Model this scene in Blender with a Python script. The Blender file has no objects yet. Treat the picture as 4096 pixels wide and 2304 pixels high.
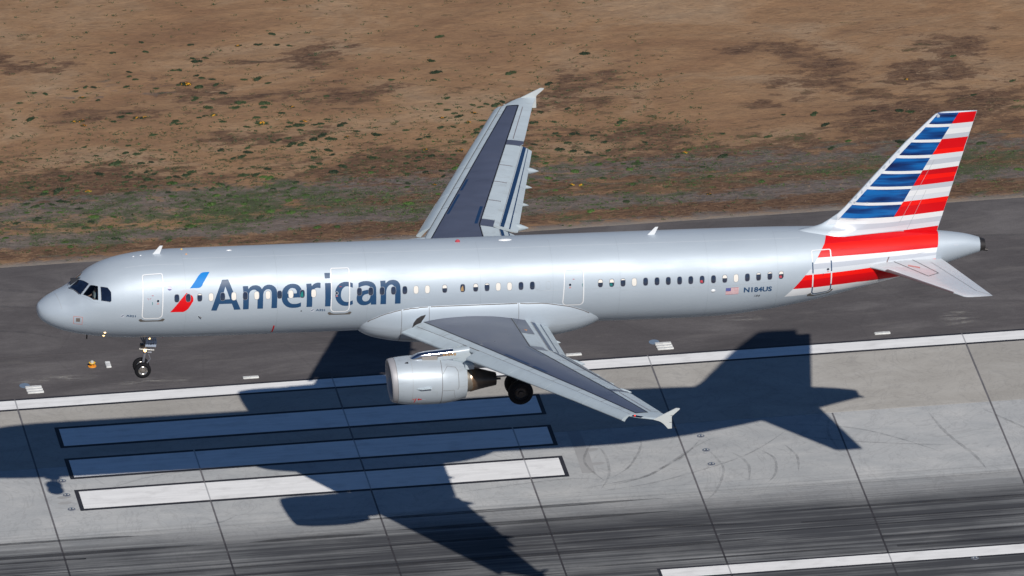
import bpy, bmesh, math, random
import numpy as np
from mathutils import Vector, Matrix, geometry

random.seed(7); rng = np.random.default_rng(11)
scene = bpy.context.scene
COL = scene.collection

# ------------------------------------------------------------------ camera
CAM = (-109.7311, -787.1740, 402.2511); CYAW, CPIT, CROL = -0.16152645, -0.45164507, 0.00189029
cd = bpy.data.cameras.new('camera'); cam = bpy.data.objects.new('camera', cd); COL.objects.link(cam)
cd.sensor_fit = 'HORIZONTAL'; cd.sensor_width = 36.0; cd.lens = 76723.4454 / 4096 * 36.0
cd.clip_start = 5.0; cd.clip_end = 12000.0
def RZ(a): return Matrix.Rotation(a, 3, 'Z')
def RY(a): return Matrix.Rotation(a, 3, 'Y')
def RX(a): return Matrix.Rotation(a, 3, 'X')
cam.matrix_world = Matrix.Translation(CAM) @ (RZ(CYAW) @ RX(math.pi/2 + CPIT) @ RZ(CROL)).to_4x4()
scene.camera = cam

# ------------------------------------------------------------------ sky, sun, exposure
SUN_AZ, SUN_EL = 2.973538, 0.746694            # azimuth from +Y towards +X
SKY_STRENGTH, SUN_STRENGTH, EXPOSURE = 0.058, 4.7, -0.10
world = bpy.data.worlds.new('World'); scene.world = world; world.use_nodes = True
wn = world.node_tree; bg = wn.nodes['Background']
sky = wn.nodes.new('ShaderNodeTexSky'); sky.sky_type = 'NISHITA'; sky.sun_disc = False
sky.sun_elevation = SUN_EL; sky.sun_rotation = SUN_AZ
sky.air_density = 1.0; sky.dust_density = 0.0; sky.ozone_density = 10.0
wn.links.new(sky.outputs['Color'], bg.inputs['Color']); bg.inputs['Strength'].default_value = SKY_STRENGTH
sd = bpy.data.lights.new('sun', 'SUN'); sun = bpy.data.objects.new('sun', sd); COL.objects.link(sun)
sd.energy = SUN_STRENGTH; sd.angle = math.radians(0.53); sd.color = (1.0, 0.955, 0.89)
to_sun = Vector((math.cos(SUN_EL)*math.sin(SUN_AZ), math.cos(SUN_EL)*math.cos(SUN_AZ), math.sin(SUN_EL)))
sun.rotation_euler = to_sun.to_track_quat('Z', 'Y').to_euler(); sun.location = (20, 20, 120)
scene.view_settings.view_transform = 'Standard'; scene.view_settings.look = 'None'
scene.view_settings.exposure = EXPOSURE; scene.view_settings.gamma = 1.0
scene.view_settings.use_curve_mapping = False
scene.render.engine = 'CYCLES'

# ------------------------------------------------------------------ materials
def s2l(c): return tuple((v/12.92 if v <= .04045 else ((v+.055)/1.055)**2.4) for v in c)
class NB:
    """small node builder"""
    def __init__(s, name):
        s.m = bpy.data.materials.new(name); s.m.use_nodes = True; s.t = s.m.node_tree
        s.b = s.t.nodes['Principled BSDF']; s.out = s.t.nodes['Material Output']
    def n(s, t, **k):
        nd = s.t.nodes.new(t)
        for a, v in k.items(): setattr(nd, a, v)
        return nd
    def l(s, a, b): s.t.links.new(a, b)
    def coord(s, kind='Object', scale=(1,1,1)):
        tc = s.n('ShaderNodeTexCoord'); mp = s.n('ShaderNodeMapping'); mp.inputs['Scale'].default_value = scale
        s.l(tc.outputs[kind], mp.inputs['Vector']); return mp.outputs['Vector']
    def world(s, scale=(1,1,1), loc=(0,0,0)):
        g = s.n('ShaderNodeNewGeometry'); mp = s.n('ShaderNodeMapping'); mp.inputs['Scale'].default_value = scale
        mp.inputs['Location'].default_value = loc
        s.l(g.outputs['Position'], mp.inputs['Vector']); return mp.outputs['Vector']
    def noise(s, vec, scale=1, detail=4, rough=.5, dist=0, out='Fac'):
        nz = s.n('ShaderNodeTexNoise'); s.l(vec, nz.inputs['Vector']); nz.inputs['Scale'].default_value = scale
        nz.inputs['Detail'].default_value = detail; nz.inputs['Roughness'].default_value = rough; nz.inputs['Distortion'].default_value = dist
        return nz.outputs[out]
    def ramp(s, f, stops, interp='LINEAR'):
        r = s.n('ShaderNodeValToRGB'); r.color_ramp.interpolation = interp; s.l(f, r.inputs['Fac'])
        e = r.color_ramp.elements
        while len(e) < len(stops): e.new(.5)
        for el, (p, c) in zip(e, stops):
            el.position = p; el.color = (c, c, c, 1) if isinstance(c, (int, float)) else (*c, 1)
        return r.outputs['Color']
    def math(s, op, a, b=None, clamp=False):
        m = s.n('ShaderNodeMath', operation=op, use_clamp=clamp)
        for i, v in enumerate((a, b)):
            if v is None: continue
            if isinstance(v, (int, float)): m.inputs[i].default_value = v
            else: s.l(v, m.inputs[i])
        return m.outputs[0]
    def mix(s, f, a, b, mode='MIX'):
        m = s.n('ShaderNodeMix', data_type='RGBA', blend_type=mode)
        for i, v in ((0, f), (6, a), (7, b)):
            if isinstance(v, (int, float)): m.inputs[i].default_value = v if i == 0 else (v, v, v, 1)
            elif isinstance(v, tuple): m.inputs[i].default_value = (*v, 1)
            else: s.l(v, m.inputs[i])
        return m.outputs[2]
    def bump(s, h, strength=.3, dist=.02):
        b = s.n('ShaderNodeBump'); b.inputs['Strength'].default_value = strength; b.inputs['Distance'].default_value = dist
        s.l(h, b.inputs['Height']); s.l(b.outputs['Normal'], s.b.inputs['Normal'])
    def set(s, **k):
        for a, v in k.items():
            i = s.b.inputs[a.replace('_', ' ')]
            if isinstance(v, (int, float)): i.default_value = v
            elif isinstance(v, tuple): i.default_value = (*v, 1) if len(v) == 3 else v
            else: s.l(v, i)
        return s.m

def paint(name, col, rough=.35, metal=0.0, coat=.3, var=.06, nscale=.8, dirt=0.0, spec=.5):
    b = NB(name); v = b.coord('Object', (.35, 1, 1))
    f = b.noise(v, nscale, 5, .6); c = b.ramp(f, [(.3, tuple(x*(1-var) for x in col)), (.7, tuple(min(1, x*(1+var)) for x in col))])
    if dirt:
        f2 = b.noise(b.coord('Object', (.25, 1.2, 1.2)), 3.0, 6, .7)
        c = b.mix(b.ramp(f2, [(.52, 0.0), (.72, dirt)]), c, (.16, .14, .12))
    r = b.ramp(f, [(.3, rough*.85), (.7, min(1, rough*1.15))])
    b.set(Base_Color=c, Roughness=r, Metallic=metal, Coat_Weight=coat, Coat_Roughness=.12, Specular_IOR_Level=spec)
    return b.m

M = {}
def silver():
    b = NB('silver mica paint')
    v = b.coord('Object', (.22, 1, 1)); f = b.noise(v, 1.1, 6, .6)
    fine = b.noise(b.coord('Object', (1, 1, 1)), 45, 2, .5)
    c = b.ramp(f, [(.25, (.375, .430, .485)), (.75, (.425, .485, .542))])
    c = b.mix(b.ramp(fine, [(.35, 0.0), (.7, .10)]), c, (.56, .61, .68))
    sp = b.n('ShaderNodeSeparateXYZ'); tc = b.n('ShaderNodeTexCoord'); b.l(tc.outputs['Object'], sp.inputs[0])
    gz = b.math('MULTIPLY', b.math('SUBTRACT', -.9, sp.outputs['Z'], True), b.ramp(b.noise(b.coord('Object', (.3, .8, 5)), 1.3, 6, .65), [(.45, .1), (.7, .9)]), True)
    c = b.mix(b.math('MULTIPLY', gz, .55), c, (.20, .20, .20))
    r = b.ramp(b.noise(b.coord('Object', (.5, 2.5, 2.5)), .9, 3, .5), [(.3, .47), (.7, .56)])
    # faint skin waviness between frames
    w = b.noise(b.coord('Object', (1.4, .5, .5)), 1.1, 2, .4)
    b.bump(w, .22, .04)
    return b.set(Base_Color=c, Roughness=r, Metallic=.20, Coat_Weight=.05, Coat_Roughness=.12, Specular_IOR_Level=.38)
M['silver'] = silver()
M['white'] = paint('white paint', (.70, .715, .73), .3, 0, .4, .03)
M['fence'] = paint('off white fence paint', (.50, .53, .53), .45, 0, .1, .04)
M['lightgrey'] = paint('light grey paint', (.56, .585, .61), .36, 0, .3, .03)
M['stripegrey'] = paint('grey stripe paint', (.47, .50, .555), .33, 0, .4, .02)
M['stripelight'] = paint('pale stripe paint', (.60, .63, .67), .33, 0, .4, .02)
M['red'] = paint('red stripe paint', (.60, .002, .006), .42, 0, .05, .05, spec=.25)
M['redbright'] = paint('bright red stripe paint', (.80, .006, .003), .42, 0, .05, .05, spec=.25)
M['reddark'] = paint('dark red stripe paint', (.50, .002, .008), .42, 0, .05, .05, spec=.25)
M['navy'] = paint('navy lettering', (.014, .055, .13), .45, 0, .05, .12, spec=.3)
M['flickblue'] = paint('bright blue paint', (.0, .19, .56), .5, 0, .0, .05, spec=.15)
M['winggrey'] = paint('wing light grey paint', (.385, .445, .485), .42, 0, .08, .07, 1.2, .3)
M['slatgrey'] = paint('slat grey paint', (.41, .475, .515), .36, .1, .12, .05, 1.5, .15)
M['walk'] = paint('walkway dark grey paint', (.066, .078, .118), .32, 0, .0, .10, 1.6, .05, spec=.5)
M['black'] = paint('black line paint', (.012, .012, .018), .5, 0, .1, .1)
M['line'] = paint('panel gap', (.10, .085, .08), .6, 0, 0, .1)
M['linefaint'] = paint('faint panel line', (.34, .36, .38), .5, .2, 0, .1)
M['frameline'] = paint('frame joint', (.33, .38, .43), .5, .2, 0, .05)
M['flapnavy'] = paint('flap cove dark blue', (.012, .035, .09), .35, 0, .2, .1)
M['tyre'] = paint('tyre rubber', (.008, .008, .010), .8, 0, 0, .2, spec=.2)
M['metal'] = paint('bare metal', (.55, .53, .50), .28, .9, 0, .08)
M['chrome'] = paint('polished metal fairing', (.50, .51, .55), .14, 1.0, 0, .04)
M['surround'] = paint('window surround', (.27, .29, .32), .4, .4, 0, .05)
M['strut'] = paint('gear strut grey', (.20, .21, .24), .4, .3, .1, .1)
M['darkmetal'] = paint('dark metal', (.06, .055, .055), .5, .7, 0, .2)
M['gearwhite'] = paint('gear door paint', (.30, .35, .44), .4, 0, .2, .05)
M['beige'] = paint('window shade plastic', (.72, .68, .62), .5, 0, .1, .03)
M['sill'] = paint('door sill scuff plate', (.16, .145, .13), .5, .4, 0, .15)
M['orange'] = paint('orange marking', (.75, .28, .02), .5, 0, .1, .05)
M['yellow'] = paint('yellow marking', (.75, .45, .04), .5, 0, .1, .05)
M['tan'] = paint('tan seat cloth', (.35, .22, .10), .8, 0, 0, .1)
M['teal'] = paint('teal shirt cloth', (.0, .16, .15), .8, 0, 0, .1)
M['pinkred'] = paint('red shirt cloth', (.42, .05, .07), .8, 0, 0, .1)
M['skin'] = paint('skin', (.45, .26, .18), .6, 0, 0, .05)
M['shirt'] = paint('pale shirt cloth', (.62, .68, .60), .8, 0, 0, .05)
M['hair'] = paint('dark hair', (.02, .015, .012), .6, 0, 0, .1)
M['cabin'] = paint('dark cockpit interior', (.02, .022, .03), .8, 0, 0, .1)
M['lens'] = paint('lamp lens', (.7, .68, .6), .1, .3, .5, .02)
M['ferrule'] = paint('pinkish leading edge metal', (.36, .26, .25), .35, .7, 0, .08)
def glassy(name, c, r=.06):
    b = NB(name); f = b.noise(b.coord('Object'), 6, 2, .5)
    return b.set(Base_Color=b.ramp(f, [(.35, c), (.7, tuple(x*1.6 for x in c))]), Roughness=r, Coat_Weight=.6, Coat_Roughness=.03)
M['glass'] = glassy('dark cabin window glass', (.018, .024, .045))
M['cockpitglass'] = glassy('dark cockpit glass', (.005, .009, .022), .04)
def clearglass():
    b = NB('tinted clear glass'); tr = b.n('ShaderNodeBsdfTransparent'); tr.inputs['Color'].default_value = (.55, .6, .65, 1)
    gl = b.n('ShaderNodeBsdfGlossy'); gl.inputs['Roughness'].default_value = .03
    fr = b.n('ShaderNodeFresnel'); fr.inputs['IOR'].default_value = 1.45; mx = b.n('ShaderNodeMixShader')
    b.l(fr.outputs[0], mx.inputs[0]); b.l(tr.outputs[0], mx.inputs[1]); b.l(gl.outputs[0], mx.inputs[2]); b.l(mx.outputs[0], b.out.inputs['Surface'])
    return b.m
M['clear'] = clearglass()
def lamp(name, c, e):
    b = NB(name); f = b.noise(b.coord('Object'), 3, 1, .5)
    return b.set(Base_Color=c, Emission_Color=c, Emission_Strength=b.ramp(f, [(0, e*.8), (1, e)]))
M['lamp_warm'] = lamp('lit warm lamp', (1.0, .62, .25), 6.0)
for nd in M['lamp_warm'].node_tree.nodes:
    pass
M['lamp_red'] = lamp('lit red navigation lamp', (1.0, .05, .03), 1.0)
def bluebands():
    b = NB('blue fin paint with horizontal shading')
    v = b.coord('Object', (.33, 1, 2.6)); f = b.noise(v, 1.5, 3, .45, .3)
    f2 = b.noise(b.coord('Object', (.2, 1, 9)), 1.0, 2, .5)
    g = b.math('ADD', b.math('MULTIPLY', f, .75), b.math('MULTIPLY', f2, .25))
    c = b.ramp(g, [(.36, (.0015, .010, .065)), (.48, (.002, .045, .19)), (.60, (.004, .115, .37))])
    return b.set(Base_Color=c, Roughness=.38, Coat_Weight=.08, Coat_Roughness=.1, Specular_IOR_Level=.3)
M['finblue'] = bluebands()
def hot():
    b = NB('heat stained nozzle metal'); v = b.coord('Object', (1.2, 1, 1))
    f = b.noise(v, 2.5, 6, .65)
    tc = b.n('ShaderNodeTexCoord'); sp = b.n('ShaderNodeSeparateXYZ'); b.l(tc.outputs['Object'], sp.inputs[0])
    x = b.math('SUBTRACT', sp.outputs['X'], 19.1); x = b.math('DIVIDE', x, 1.4)
    g = b.math('ADD', x, b.math('MULTIPLY', b.math('SUBTRACT', f, .5), .35))
    c = b.ramp(g, [(0, (.34, .31, .27)), (.16, (.30, .27, .23)), (.2, (.24, .15, .09)), (.34, (.14, .115, .10)), (.6, (.075, .066, .064)), (1, (.045, .04, .04))])
    return b.set(Base_Color=c, Roughness=.38, Metallic=.75)
M['hot'] = hot()
def cowl():
    b = NB('nacelle silver paint with soot')
    v = b.coord('Object', (.3, 1, 1)); f = b.noise(v, 1.2, 5, .6)
    c = b.ramp(f, [(.3, (.37, .42, .465)), (.7, (.42, .47, .515))])
    tc = b.n('ShaderNodeTexCoord'); sp = b.n('ShaderNodeSeparateXYZ'); b.l(tc.outputs['Object'], sp.inputs[0])
    zz = b.math('SUBTRACT', -2.35, sp.outputs['Z'], True); xx = b.math('SUBTRACT', sp.outputs['X'], 17.5, True)
    d = b.math('MULTIPLY', b.math('MULTIPLY', zz, xx, True), b.ramp(b.noise(b.coord('Object', (.5, 1.5, 1.5)), 2.2, 6, .7), [(.4, 0.0), (.65, 1.0)]), True)
    c = b.mix(b.math('MULTIPLY', d, .9), c, (.15, .135, .12))
    gr = b.noise(b.coord('Object', (.6, 1, 3)), 1.8, 7, .7); c = b.mix(b.ramp(gr, [(.55, 0.0), (.75, .35)]), c, (.22, .21, .20))
    return b.set(Base_Color=c, Roughness=.46, Metallic=.22, Coat_Weight=.08, Coat_Roughness=.2)
M['cowl'] = cowl()
M['tanpanel'] = paint('beige panel', (.30, .28, .26), .5, .2, 0, .05)
M['lip'] = paint('inlet lip metal', (.36, .355, .37), .52, .3, 0, .08)

# ---- ground materials
def concrete():
    b = NB('runway concrete with rubber')
    g = b.n('ShaderNodeNewGeometry'); sp = b.n('ShaderNodeSeparateXYZ'); b.l(g.outputs['Position'], sp.inputs[0]); Y = sp.outputs['Y']
    mott = b.noise(b.world((.4, .9, 1)), .8, 9, .68, .5)
    fine = b.noise(b.world((3, 6, 1)), 2.0, 5, .7)
    inner = b.ramp(mott, [(.28, (.315, .325, .33)), (.5, (.375, .38, .378)), (.75, (.455, .452, .44))])
    outer = b.ramp(mott, [(.28, (.295, .277, .25)), (.5, (.34, .322, .293)), (.75, (.395, .378, .348))])
    lane = b.n('ShaderNodeMapRange'); b.l(Y, lane.inputs['Value']); lane.inputs['From Min'].default_value = 15.52; lane.inputs['From Max'].default_value = 15.58
    c = b.mix(lane.outputs[0], inner, outer)
    oi = b.n('ShaderNodeObjectInfo')
    c = b.mix(1.0, c, b.ramp(oi.outputs['Random'], [(0, .93), (1, 1.05)]), 'MULTIPLY')
    c = b.mix(.35, c, b.ramp(fine, [(.25, .72), (.75, 1.25)]), 'MULTIPLY')
    # swirling tyre scuffs on the clean concrete
    sc = b.noise(b.world((.35, .30, 1), (3, 1, 0)), 1.0, 3, .6, 3.5)
    sc = b.ramp(sc, [(.47, 0.0), (.5, .22), (.53, 0.0)])
    c = b.mix(sc, c, (.16, .155, .155))
    # rubber streaks laid along the runway
    st = b.noise(b.world((.018, 1.6, 1)), 1.6, 7, .62)
    st2 = b.noise(b.world((.05, 5.5, 1)), 1.2, 5, .7)
    st3 = b.noise(b.world((.10, .35, 1), (7, 0, 0)), 1.0, 4, .6)
    amt = b.n('ShaderNodeMapRange'); b.l(b.math('ADD', Y, b.math('MULTIPLY', b.math('SUBTRACT', st, .5), 6.0)), amt.inputs['Value'])
    amt.inputs['From Min'].default_value = 8.9; amt.inputs['From Max'].default_value = 6.0
    k = b.math('ADD', b.math('MULTIPLY', st, .55), b.math('ADD', b.math('MULTIPLY', st2, .22), b.math('MULTIPLY', st3, .36)))
    k = b.ramp(k, [(.39, .30), (.50, .68), (.60, .96)])
    k = b.math('MULTIPLY', k, amt.outputs[0], True)
    c = b.mix(k, c, (.030, .031, .036))
    b.bump(fine, .25, .01)
    return b.set(Base_Color=c, Roughness=.85)
M['concrete'] = concrete()
def asphalt():
    b = NB('shoulder asphalt')
    m1 = b.noise(b.world((.10, .28, 1)), 1.3, 6, .6, .6); m2 = b.noise(b.world((1.5, 4, 1)), 1.5, 6, .7); grain = b.noise(b.world((1, 1, 1)), 24, 3, .7)
    c = b.ramp(m1, [(.3, (.058, .052, .053)), (.5, (.080, .072, .073)), (.72, (.135, .124, .122))])
    c = b.mix(.4, c, b.ramp(m2, [(.3, .75), (.75, 1.3)]), 'MULTIPLY'); c = b.mix(.45, c, b.ramp(grain, [(.3, .6), (.7, 1.45)]), 'MULTIPLY')
    dust = b.ramp(b.noise(b.world((.18, .8, 1), (5, 2, 0)), 1.0, 7, .7, .6), [(.54, 0.0), (.72, .45)])
    ck = b.n('ShaderNodeTexVoronoi'); ck.feature = 'DISTANCE_TO_EDGE'; b.l(b.world((.16, .22, 1)), ck.inputs['Vector']); ck.inputs['Scale'].default_value = 1.0
    c = b.mix(b.ramp(ck.outputs['Distance'], [(0.0, .16), (.010, 0.0)]), c, (.03, .028, .03))
    c = b.mix(dust, c, (.16, .145, .135))
    b.bump(grain, .4, .01)
    return b.set(Base_Color=c, Roughness=.9)
M['asphalt'] = asphalt()
def whiteline():
    b = NB('runway white paint'); f = b.noise(b.world((.12, 2.2, 1)), 2.0, 7, .65); f2 = b.noise(b.world((.6, 1.2, 1)), 1.4, 5, .6)
    c = b.ramp(f, [(.25, (.64, .635, .63)), (.6, (.76, .755, .745))]); c = b.mix(b.ramp(f2, [(.50, 0.0), (.75, .42)]), c, (.40, .39, .38))
    gr = b.noise(b.world((2, 5, 1)), 5, 4, .7); c = b.mix(.25, c, b.ramp(gr, [(.3, .8), (.7, 1.1)]), 'MULTIPLY')
    return b.set(Base_Color=c, Roughness=.7)
M['whiteline'] = whiteline()
M['blackline'] = paint('runway black border paint', (.018, .018, .024), .75, 0, 0, .25, .8)
def sealant():
    b = NB('joint sealant blackened by rubber'); g = b.n('ShaderNodeNewGeometry'); sp = b.n('ShaderNodeSeparateXYZ'); b.l(g.outputs['Position'], sp.inputs[0])
    f = b.noise(b.world((.8, .8, 1)), 1.5, 5, .65)
    y = b.math('ADD', sp.outputs['Y'], b.math('MULTIPLY', b.math('SUBTRACT', f, .5), 4.0)); mr = b.n('ShaderNodeMapRange'); b.l(y, mr.inputs['Value']); mr.inputs['From Min'].default_value = 5.5; mr.inputs['From Max'].default_value = 9.5
    c = b.mix(mr.outputs[0], (.030, .028, .032), (.125, .12, .125)); c = b.mix(.5, c, b.ramp(f, [(.3, .6), (.7, 1.3)]), 'MULTIPLY')
    return b.set(Base_Color=c, Roughness=.8)
M['sealant'] = sealant()
M['sealfill'] = paint('joint filler grey', (.38, .38, .39), .8, 0, 0, .1)
M['plate'] = paint('white plate paint', (.62, .62, .60), .6, 0, .1, .25, 6.0)
M['disc'] = paint('bluish grey disc', (.14, .19, .26), .6, 0, .1, .08)
def rubber():
    b = NB('faded tyre rubber'); f = b.noise(b.world((.25, 6, 1)), 2.0, 6, .7)
    tr = b.n('ShaderNodeBsdfTransparent'); mx = b.n('ShaderNodeMixShader'); b.l(b.ramp(f, [(.3, .12), (.62, .62)]), mx.inputs[0])
    b.l(tr.outputs[0], mx.inputs[1]); b.l(b.b.outputs[0], mx.inputs[2]); b.l(mx.outputs[0], b.out.inputs['Surface'])
    b.set(Base_Color=(.03, .03, .035), Roughness=.8); return b.m
M['rubber'] = rubber()
def scuff():
    b = NB('light tyre scuff'); f = b.noise(b.world((1.2, 1.2, 1)), 1.5, 5, .7)
    tr = b.n('ShaderNodeBsdfTransparent'); mx = b.n('ShaderNodeMixShader'); b.l(b.ramp(f, [(.35, .04), (.65, .26)]), mx.inputs[0])
    b.l(tr.outputs[0], mx.inputs[1]); b.l(b.b.outputs[0], mx.inputs[2]); b.l(mx.outputs[0], b.out.inputs['Surface'])
    b.set(Base_Color=(.09, .09, .095), Roughness=.8); return b.m
M['scuff'] = scuff()
def dirt():
    b = NB('bare sandy ground')
    at = b.n('ShaderNodeAttribute', attribute_name='cover'); sp = b.n('ShaderNodeSeparateColor'); b.l(at.outputs['Color'], sp.inputs[0])
    big = b.noise(b.world((.13, .24, 1)), 1.0, 7, .62, .8); mid = b.noise(b.world((.55, 1.5, 1)), 1.2, 9, .70, .4)
    streak = b.noise(b.world((1.1, 4.2, 1)), 1.5, 7, .72, 1.2); peb = b.noise(b.world((5, 9, 1)), 2.6, 4, .75)
    sand = b.ramp(big, [(.33, (.255, .138, .070)), (.5, (.322, .187, .096)), (.68, (.375, .250, .150))])
    sand = b.mix(.40, sand, b.ramp(mid, [(.32, .5), (.5, 1.0), (.7, 1.28)]), 'MULTIPLY')
    sand = b.mix(.42, sand, b.ramp(streak, [(.36, .50), (.5, .98), (.62, 1.25)]), 'MULTIPLY')
    br = b.ramp(streak, [(.36, (.038, .017, .010)), (.48, (.100, .050, .027)), (.60, (.200, .112, .062))])
    cov = b.math('ADD', sp.outputs['Red'], b.math('MULTIPLY', b.math('SUBTRACT', mid, .5), 2.6))
    cov = b.math('ADD', cov, b.math('MULTIPLY', b.math('SUBTRACT', streak, .5), 2.0))
    c = b.mix(b.ramp(cov, [(.36, 0.0), (.56, .95)]), sand, br)
    grn = b.ramp(peb, [(.35, (.016, .028, .008)), (.62, (.065, .095, .022))])
    gc = b.math('ADD', sp.outputs['Green'], b.math('MULTIPLY', b.math('SUBTRACT', mid, .5), 2.6))
    gc = b.math('ADD', gc, b.math('MULTIPLY', b.math('SUBTRACT', peb, .5), 2.2))
    gv = b.ramp(streak, [(.35, (.075, .062, .062)), (.62, (.20, .17, .155))])
    gvc = b.math('ADD', sp.outputs['Blue'], b.math('MULTIPLY', b.math('SUBTRACT', mid, .5), 1.6))
    c = b.mix(b.ramp(gvc, [(.40, 0.0), (.62, .85)]), c, gv)
    c = b.mix(b.ramp(gc, [(.52, 0.0), (.80, .85)]), c, grn)
    g = b.n('ShaderNodeNewGeometry'); s3 = b.n('ShaderNodeSeparateXYZ'); b.l(g.outputs['Position'], s3.inputs[0])
    edge = b.math('ADD', s3.outputs['Y'], b.math('MULTIPLY', b.math('SUBTRACT', streak, .5), 1.2))
    c = b.mix(b.ramp(b.math('SUBTRACT', edge, 37.0), [(.45, .8), (.95, 0.0)]), c, (.30, .26, .22))
    wht = b.ramp(peb, [(.68, 0.0), (.73, .55)]); c = b.mix(wht, c, (.46, .38, .30))
    b.bump(b.math('ADD', b.math('MULTIPLY', streak, 1.5), peb), .9, .07)
    return b.set(Base_Color=c, Roughness=.95)
M['dirt'] = dirt()
def leafmat(name, a, c2):
    b = NB(name); oi = b.n('ShaderNodeObjectInfo'); f = b.noise(b.world(), 9, 3, .6)
    k = b.math('ADD', b.math('MULTIPLY', f, .7), b.math('MULTIPLY', oi.outputs['Random'], .3))
    return b.set(Base_Color=b.ramp(k, [(.35, a), (.65, c2)]), Roughness=.75)
M['leaf'] = leafmat('shrub leaves', (.010, .022, .008), (.038, .062, .020))
M['leafgreen'] = leafmat('bright weed leaves', (.022, .055, .008), (.065, .125, .022))
M['straw'] = leafmat('dry stalks', (.09, .055, .03), (.24, .16, .10))
M['petal'] = leafmat('orange petals', (.60, .22, .01), (.85, .42, .02))
M['stone'] = leafmat('pale stones', (.22, .18, .15), (.45, .40, .35))

# ------------------------------------------------------------------ object helpers
def tag(o, label=None, cat=None, group=None, kind=None):
    if label: o['label'] = label
    if cat: o['category'] = cat
    if group: o['group'] = group
    if kind: o['kind'] = kind
    return o
def mk(name, verts, faces, mat, parent=None, smooth=True, fmats=None, mats=None, sharp=None):
    me = bpy.data.meshes.new(name); me.from_pydata([tuple(map(float, v)) for v in verts], [], [tuple(int(i) for i in f) for f in faces])
    for m in (mats or [mat]): me.materials.append(m)
    if fmats is not None: me.polygons.foreach_set('material_index', fmats)
    if smooth: me.polygons.foreach_set('use_smooth', [True]*len(me.polygons))
    if sharp: me.set_sharp_from_angle(angle=math.radians(sharp))
    me.update(); o = bpy.data.objects.new(name, me); COL.objects.link(o)
    if parent: o.parent = parent
    return o
def empty(name, loc=(0,0,0), rot=(0,0,0)):
    o = bpy.data.objects.new(name, None); o.empty_display_size = .5; COL.objects.link(o); o.location = loc; o.rotation_euler = rot; return o
class MB:
    """collects simple shapes into one mesh"""
    def __init__(s): s.v = []; s.f = []
    def add(s, v, f): n = len(s.v); s.v += [tuple(map(float, p)) for p in v]; s.f += [tuple(n+i for i in q) for q in f]; return s
    def box(s, c, d, R=None):
        c = Vector(c); P = []
        for x in (-1, 1):
            for y in (-1, 1):
                for z in (-1, 1):
                    p = Vector((x*d[0]/2, y*d[1]/2, z*d[2]/2)); P.append(c + (R @ p if R else p))
        return s.add(P, [(0,1,3,2),(4,6,7,5),(0,4,5,1),(2,3,7,6),(0,2,6,4),(1,5,7,3)])
    def tube(s, pts, r, n=12, cap=True):
        pts = [Vector(p) for p in pts]; r = [r]*len(pts) if isinstance(r, (int, float)) else r; rings = []
        for i, p in enumerate(pts):
            d = (pts[min(i+1, len(pts)-1)] - pts[max(i-1, 0)]).normalized(); u = d.orthogonal().normalized() if abs(d.y) > .95 else d.cross(Vector((0,1,0))).normalized(); w = d.cross(u)
            rings.append([p + r[i]*(math.cos(a)*u + math.sin(a)*w) for a in [2*math.pi*k/n for k in range(n)]])
        V = [q for ring in rings for q in ring]; F = []
        for i in range(len(pts)-1):
            for k in range(n): F.append((i*n+k, i*n+(k+1)%n, (i+1)*n+(k+1)%n, (i+1)*n+k))
        if cap: F += [tuple(range(n))[::-1], tuple((len(pts)-1)*n+k for k in range(n))]
        return s.add(V, F)
    def build(s, name, mat, parent=None, smooth=True, sharp=35): return mk(name, s.v, s.f, mat, parent, smooth, sharp=sharp if smooth else None)
def lathe_x(prof, cy, n=64, cz=None):
    """rings about an axis along x; prof = [(x, r, zc)]"""
    V = []; F = []
    for x, r, z in prof:
        for k in range(n):
            a = 2*math.pi*k/n; V.append((x, cy + r*math.cos(a), z + r*math.sin(a)))
    for i in range(len(prof)-1):
        for k in range(n): F.append((i*n+k, (i+1)*n+k, (i+1)*n+(k+1)%n, i*n+(k+1)%n))
    return V, F
def lin(x, xs, ys): return float(np.interp(x, xs, ys))
# ------------------------------------------------------------------ airliner
PLANE = empty('airliner', (-3.6392242, -0.1836168, 16.6375677), (0.0083905637, 0.0444971587, 0.0209666557))
tag(PLANE, 'silver airliner with striped red, white and blue tail, flying low over the runway, wheels down', 'airliner')

XK=[0,.04,.15,.4,.8,1.3,1.9,2.5,3.2,4.0,5.0,6.2,8,30,32,34,36,38,40,42,43.5,44.51]
HWK=[.02,.25,.48,.74,.99,1.22,1.43,1.60,1.75,1.86,1.93,1.97,1.975,1.975,1.96,1.88,1.73,1.50,1.20,.82,.52,.31]
ZTK=[-0.52,-0.371,-0.26,-0.07,0.15,0.38,0.815,1.313,1.647,1.86,2.0,2.06,2.07,2.07,2.06,2.05,2.02,1.97,1.87,1.70,1.50,1.195]
ZBK=[-0.6,-0.781,-1.0,-1.2,-1.413,-1.59,-1.733,-1.84,-1.926,-1.984,-2.02,-2.05,-2.07,-2.07,-2.02,-1.82,-1.49,-1.05,-0.56,-0.1,.36,0.677]
def pchip(xk, yk):
    xk = np.array(xk, float); yk = np.array(yk, float); h = np.diff(xk); d = np.diff(yk)/h; m = np.zeros(len(xk))
    for i in range(1, len(xk)-1):
        if d[i-1]*d[i] > 0:
            w1 = 2*h[i]+h[i-1]; w2 = h[i]+2*h[i-1]; m[i] = (w1+w2)/(w1/d[i-1]+w2/d[i])
    m[0] = d[0]; m[-1] = d[-1]
    def f(x):
        x = np.clip(x, xk[0], xk[-1]); i = np.clip(np.searchsorted(xk, x, side='right')-1, 0, len(h)-1); t = (x-xk[i])/h[i]
        return (2*t**3-3*t*t+1)*yk[i]+(t**3-2*t*t+t)*h[i]*m[i]+(-2*t**3+3*t*t)*yk[i+1]+(t**3-t*t)*h[i]*m[i+1]
    return f
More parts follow.
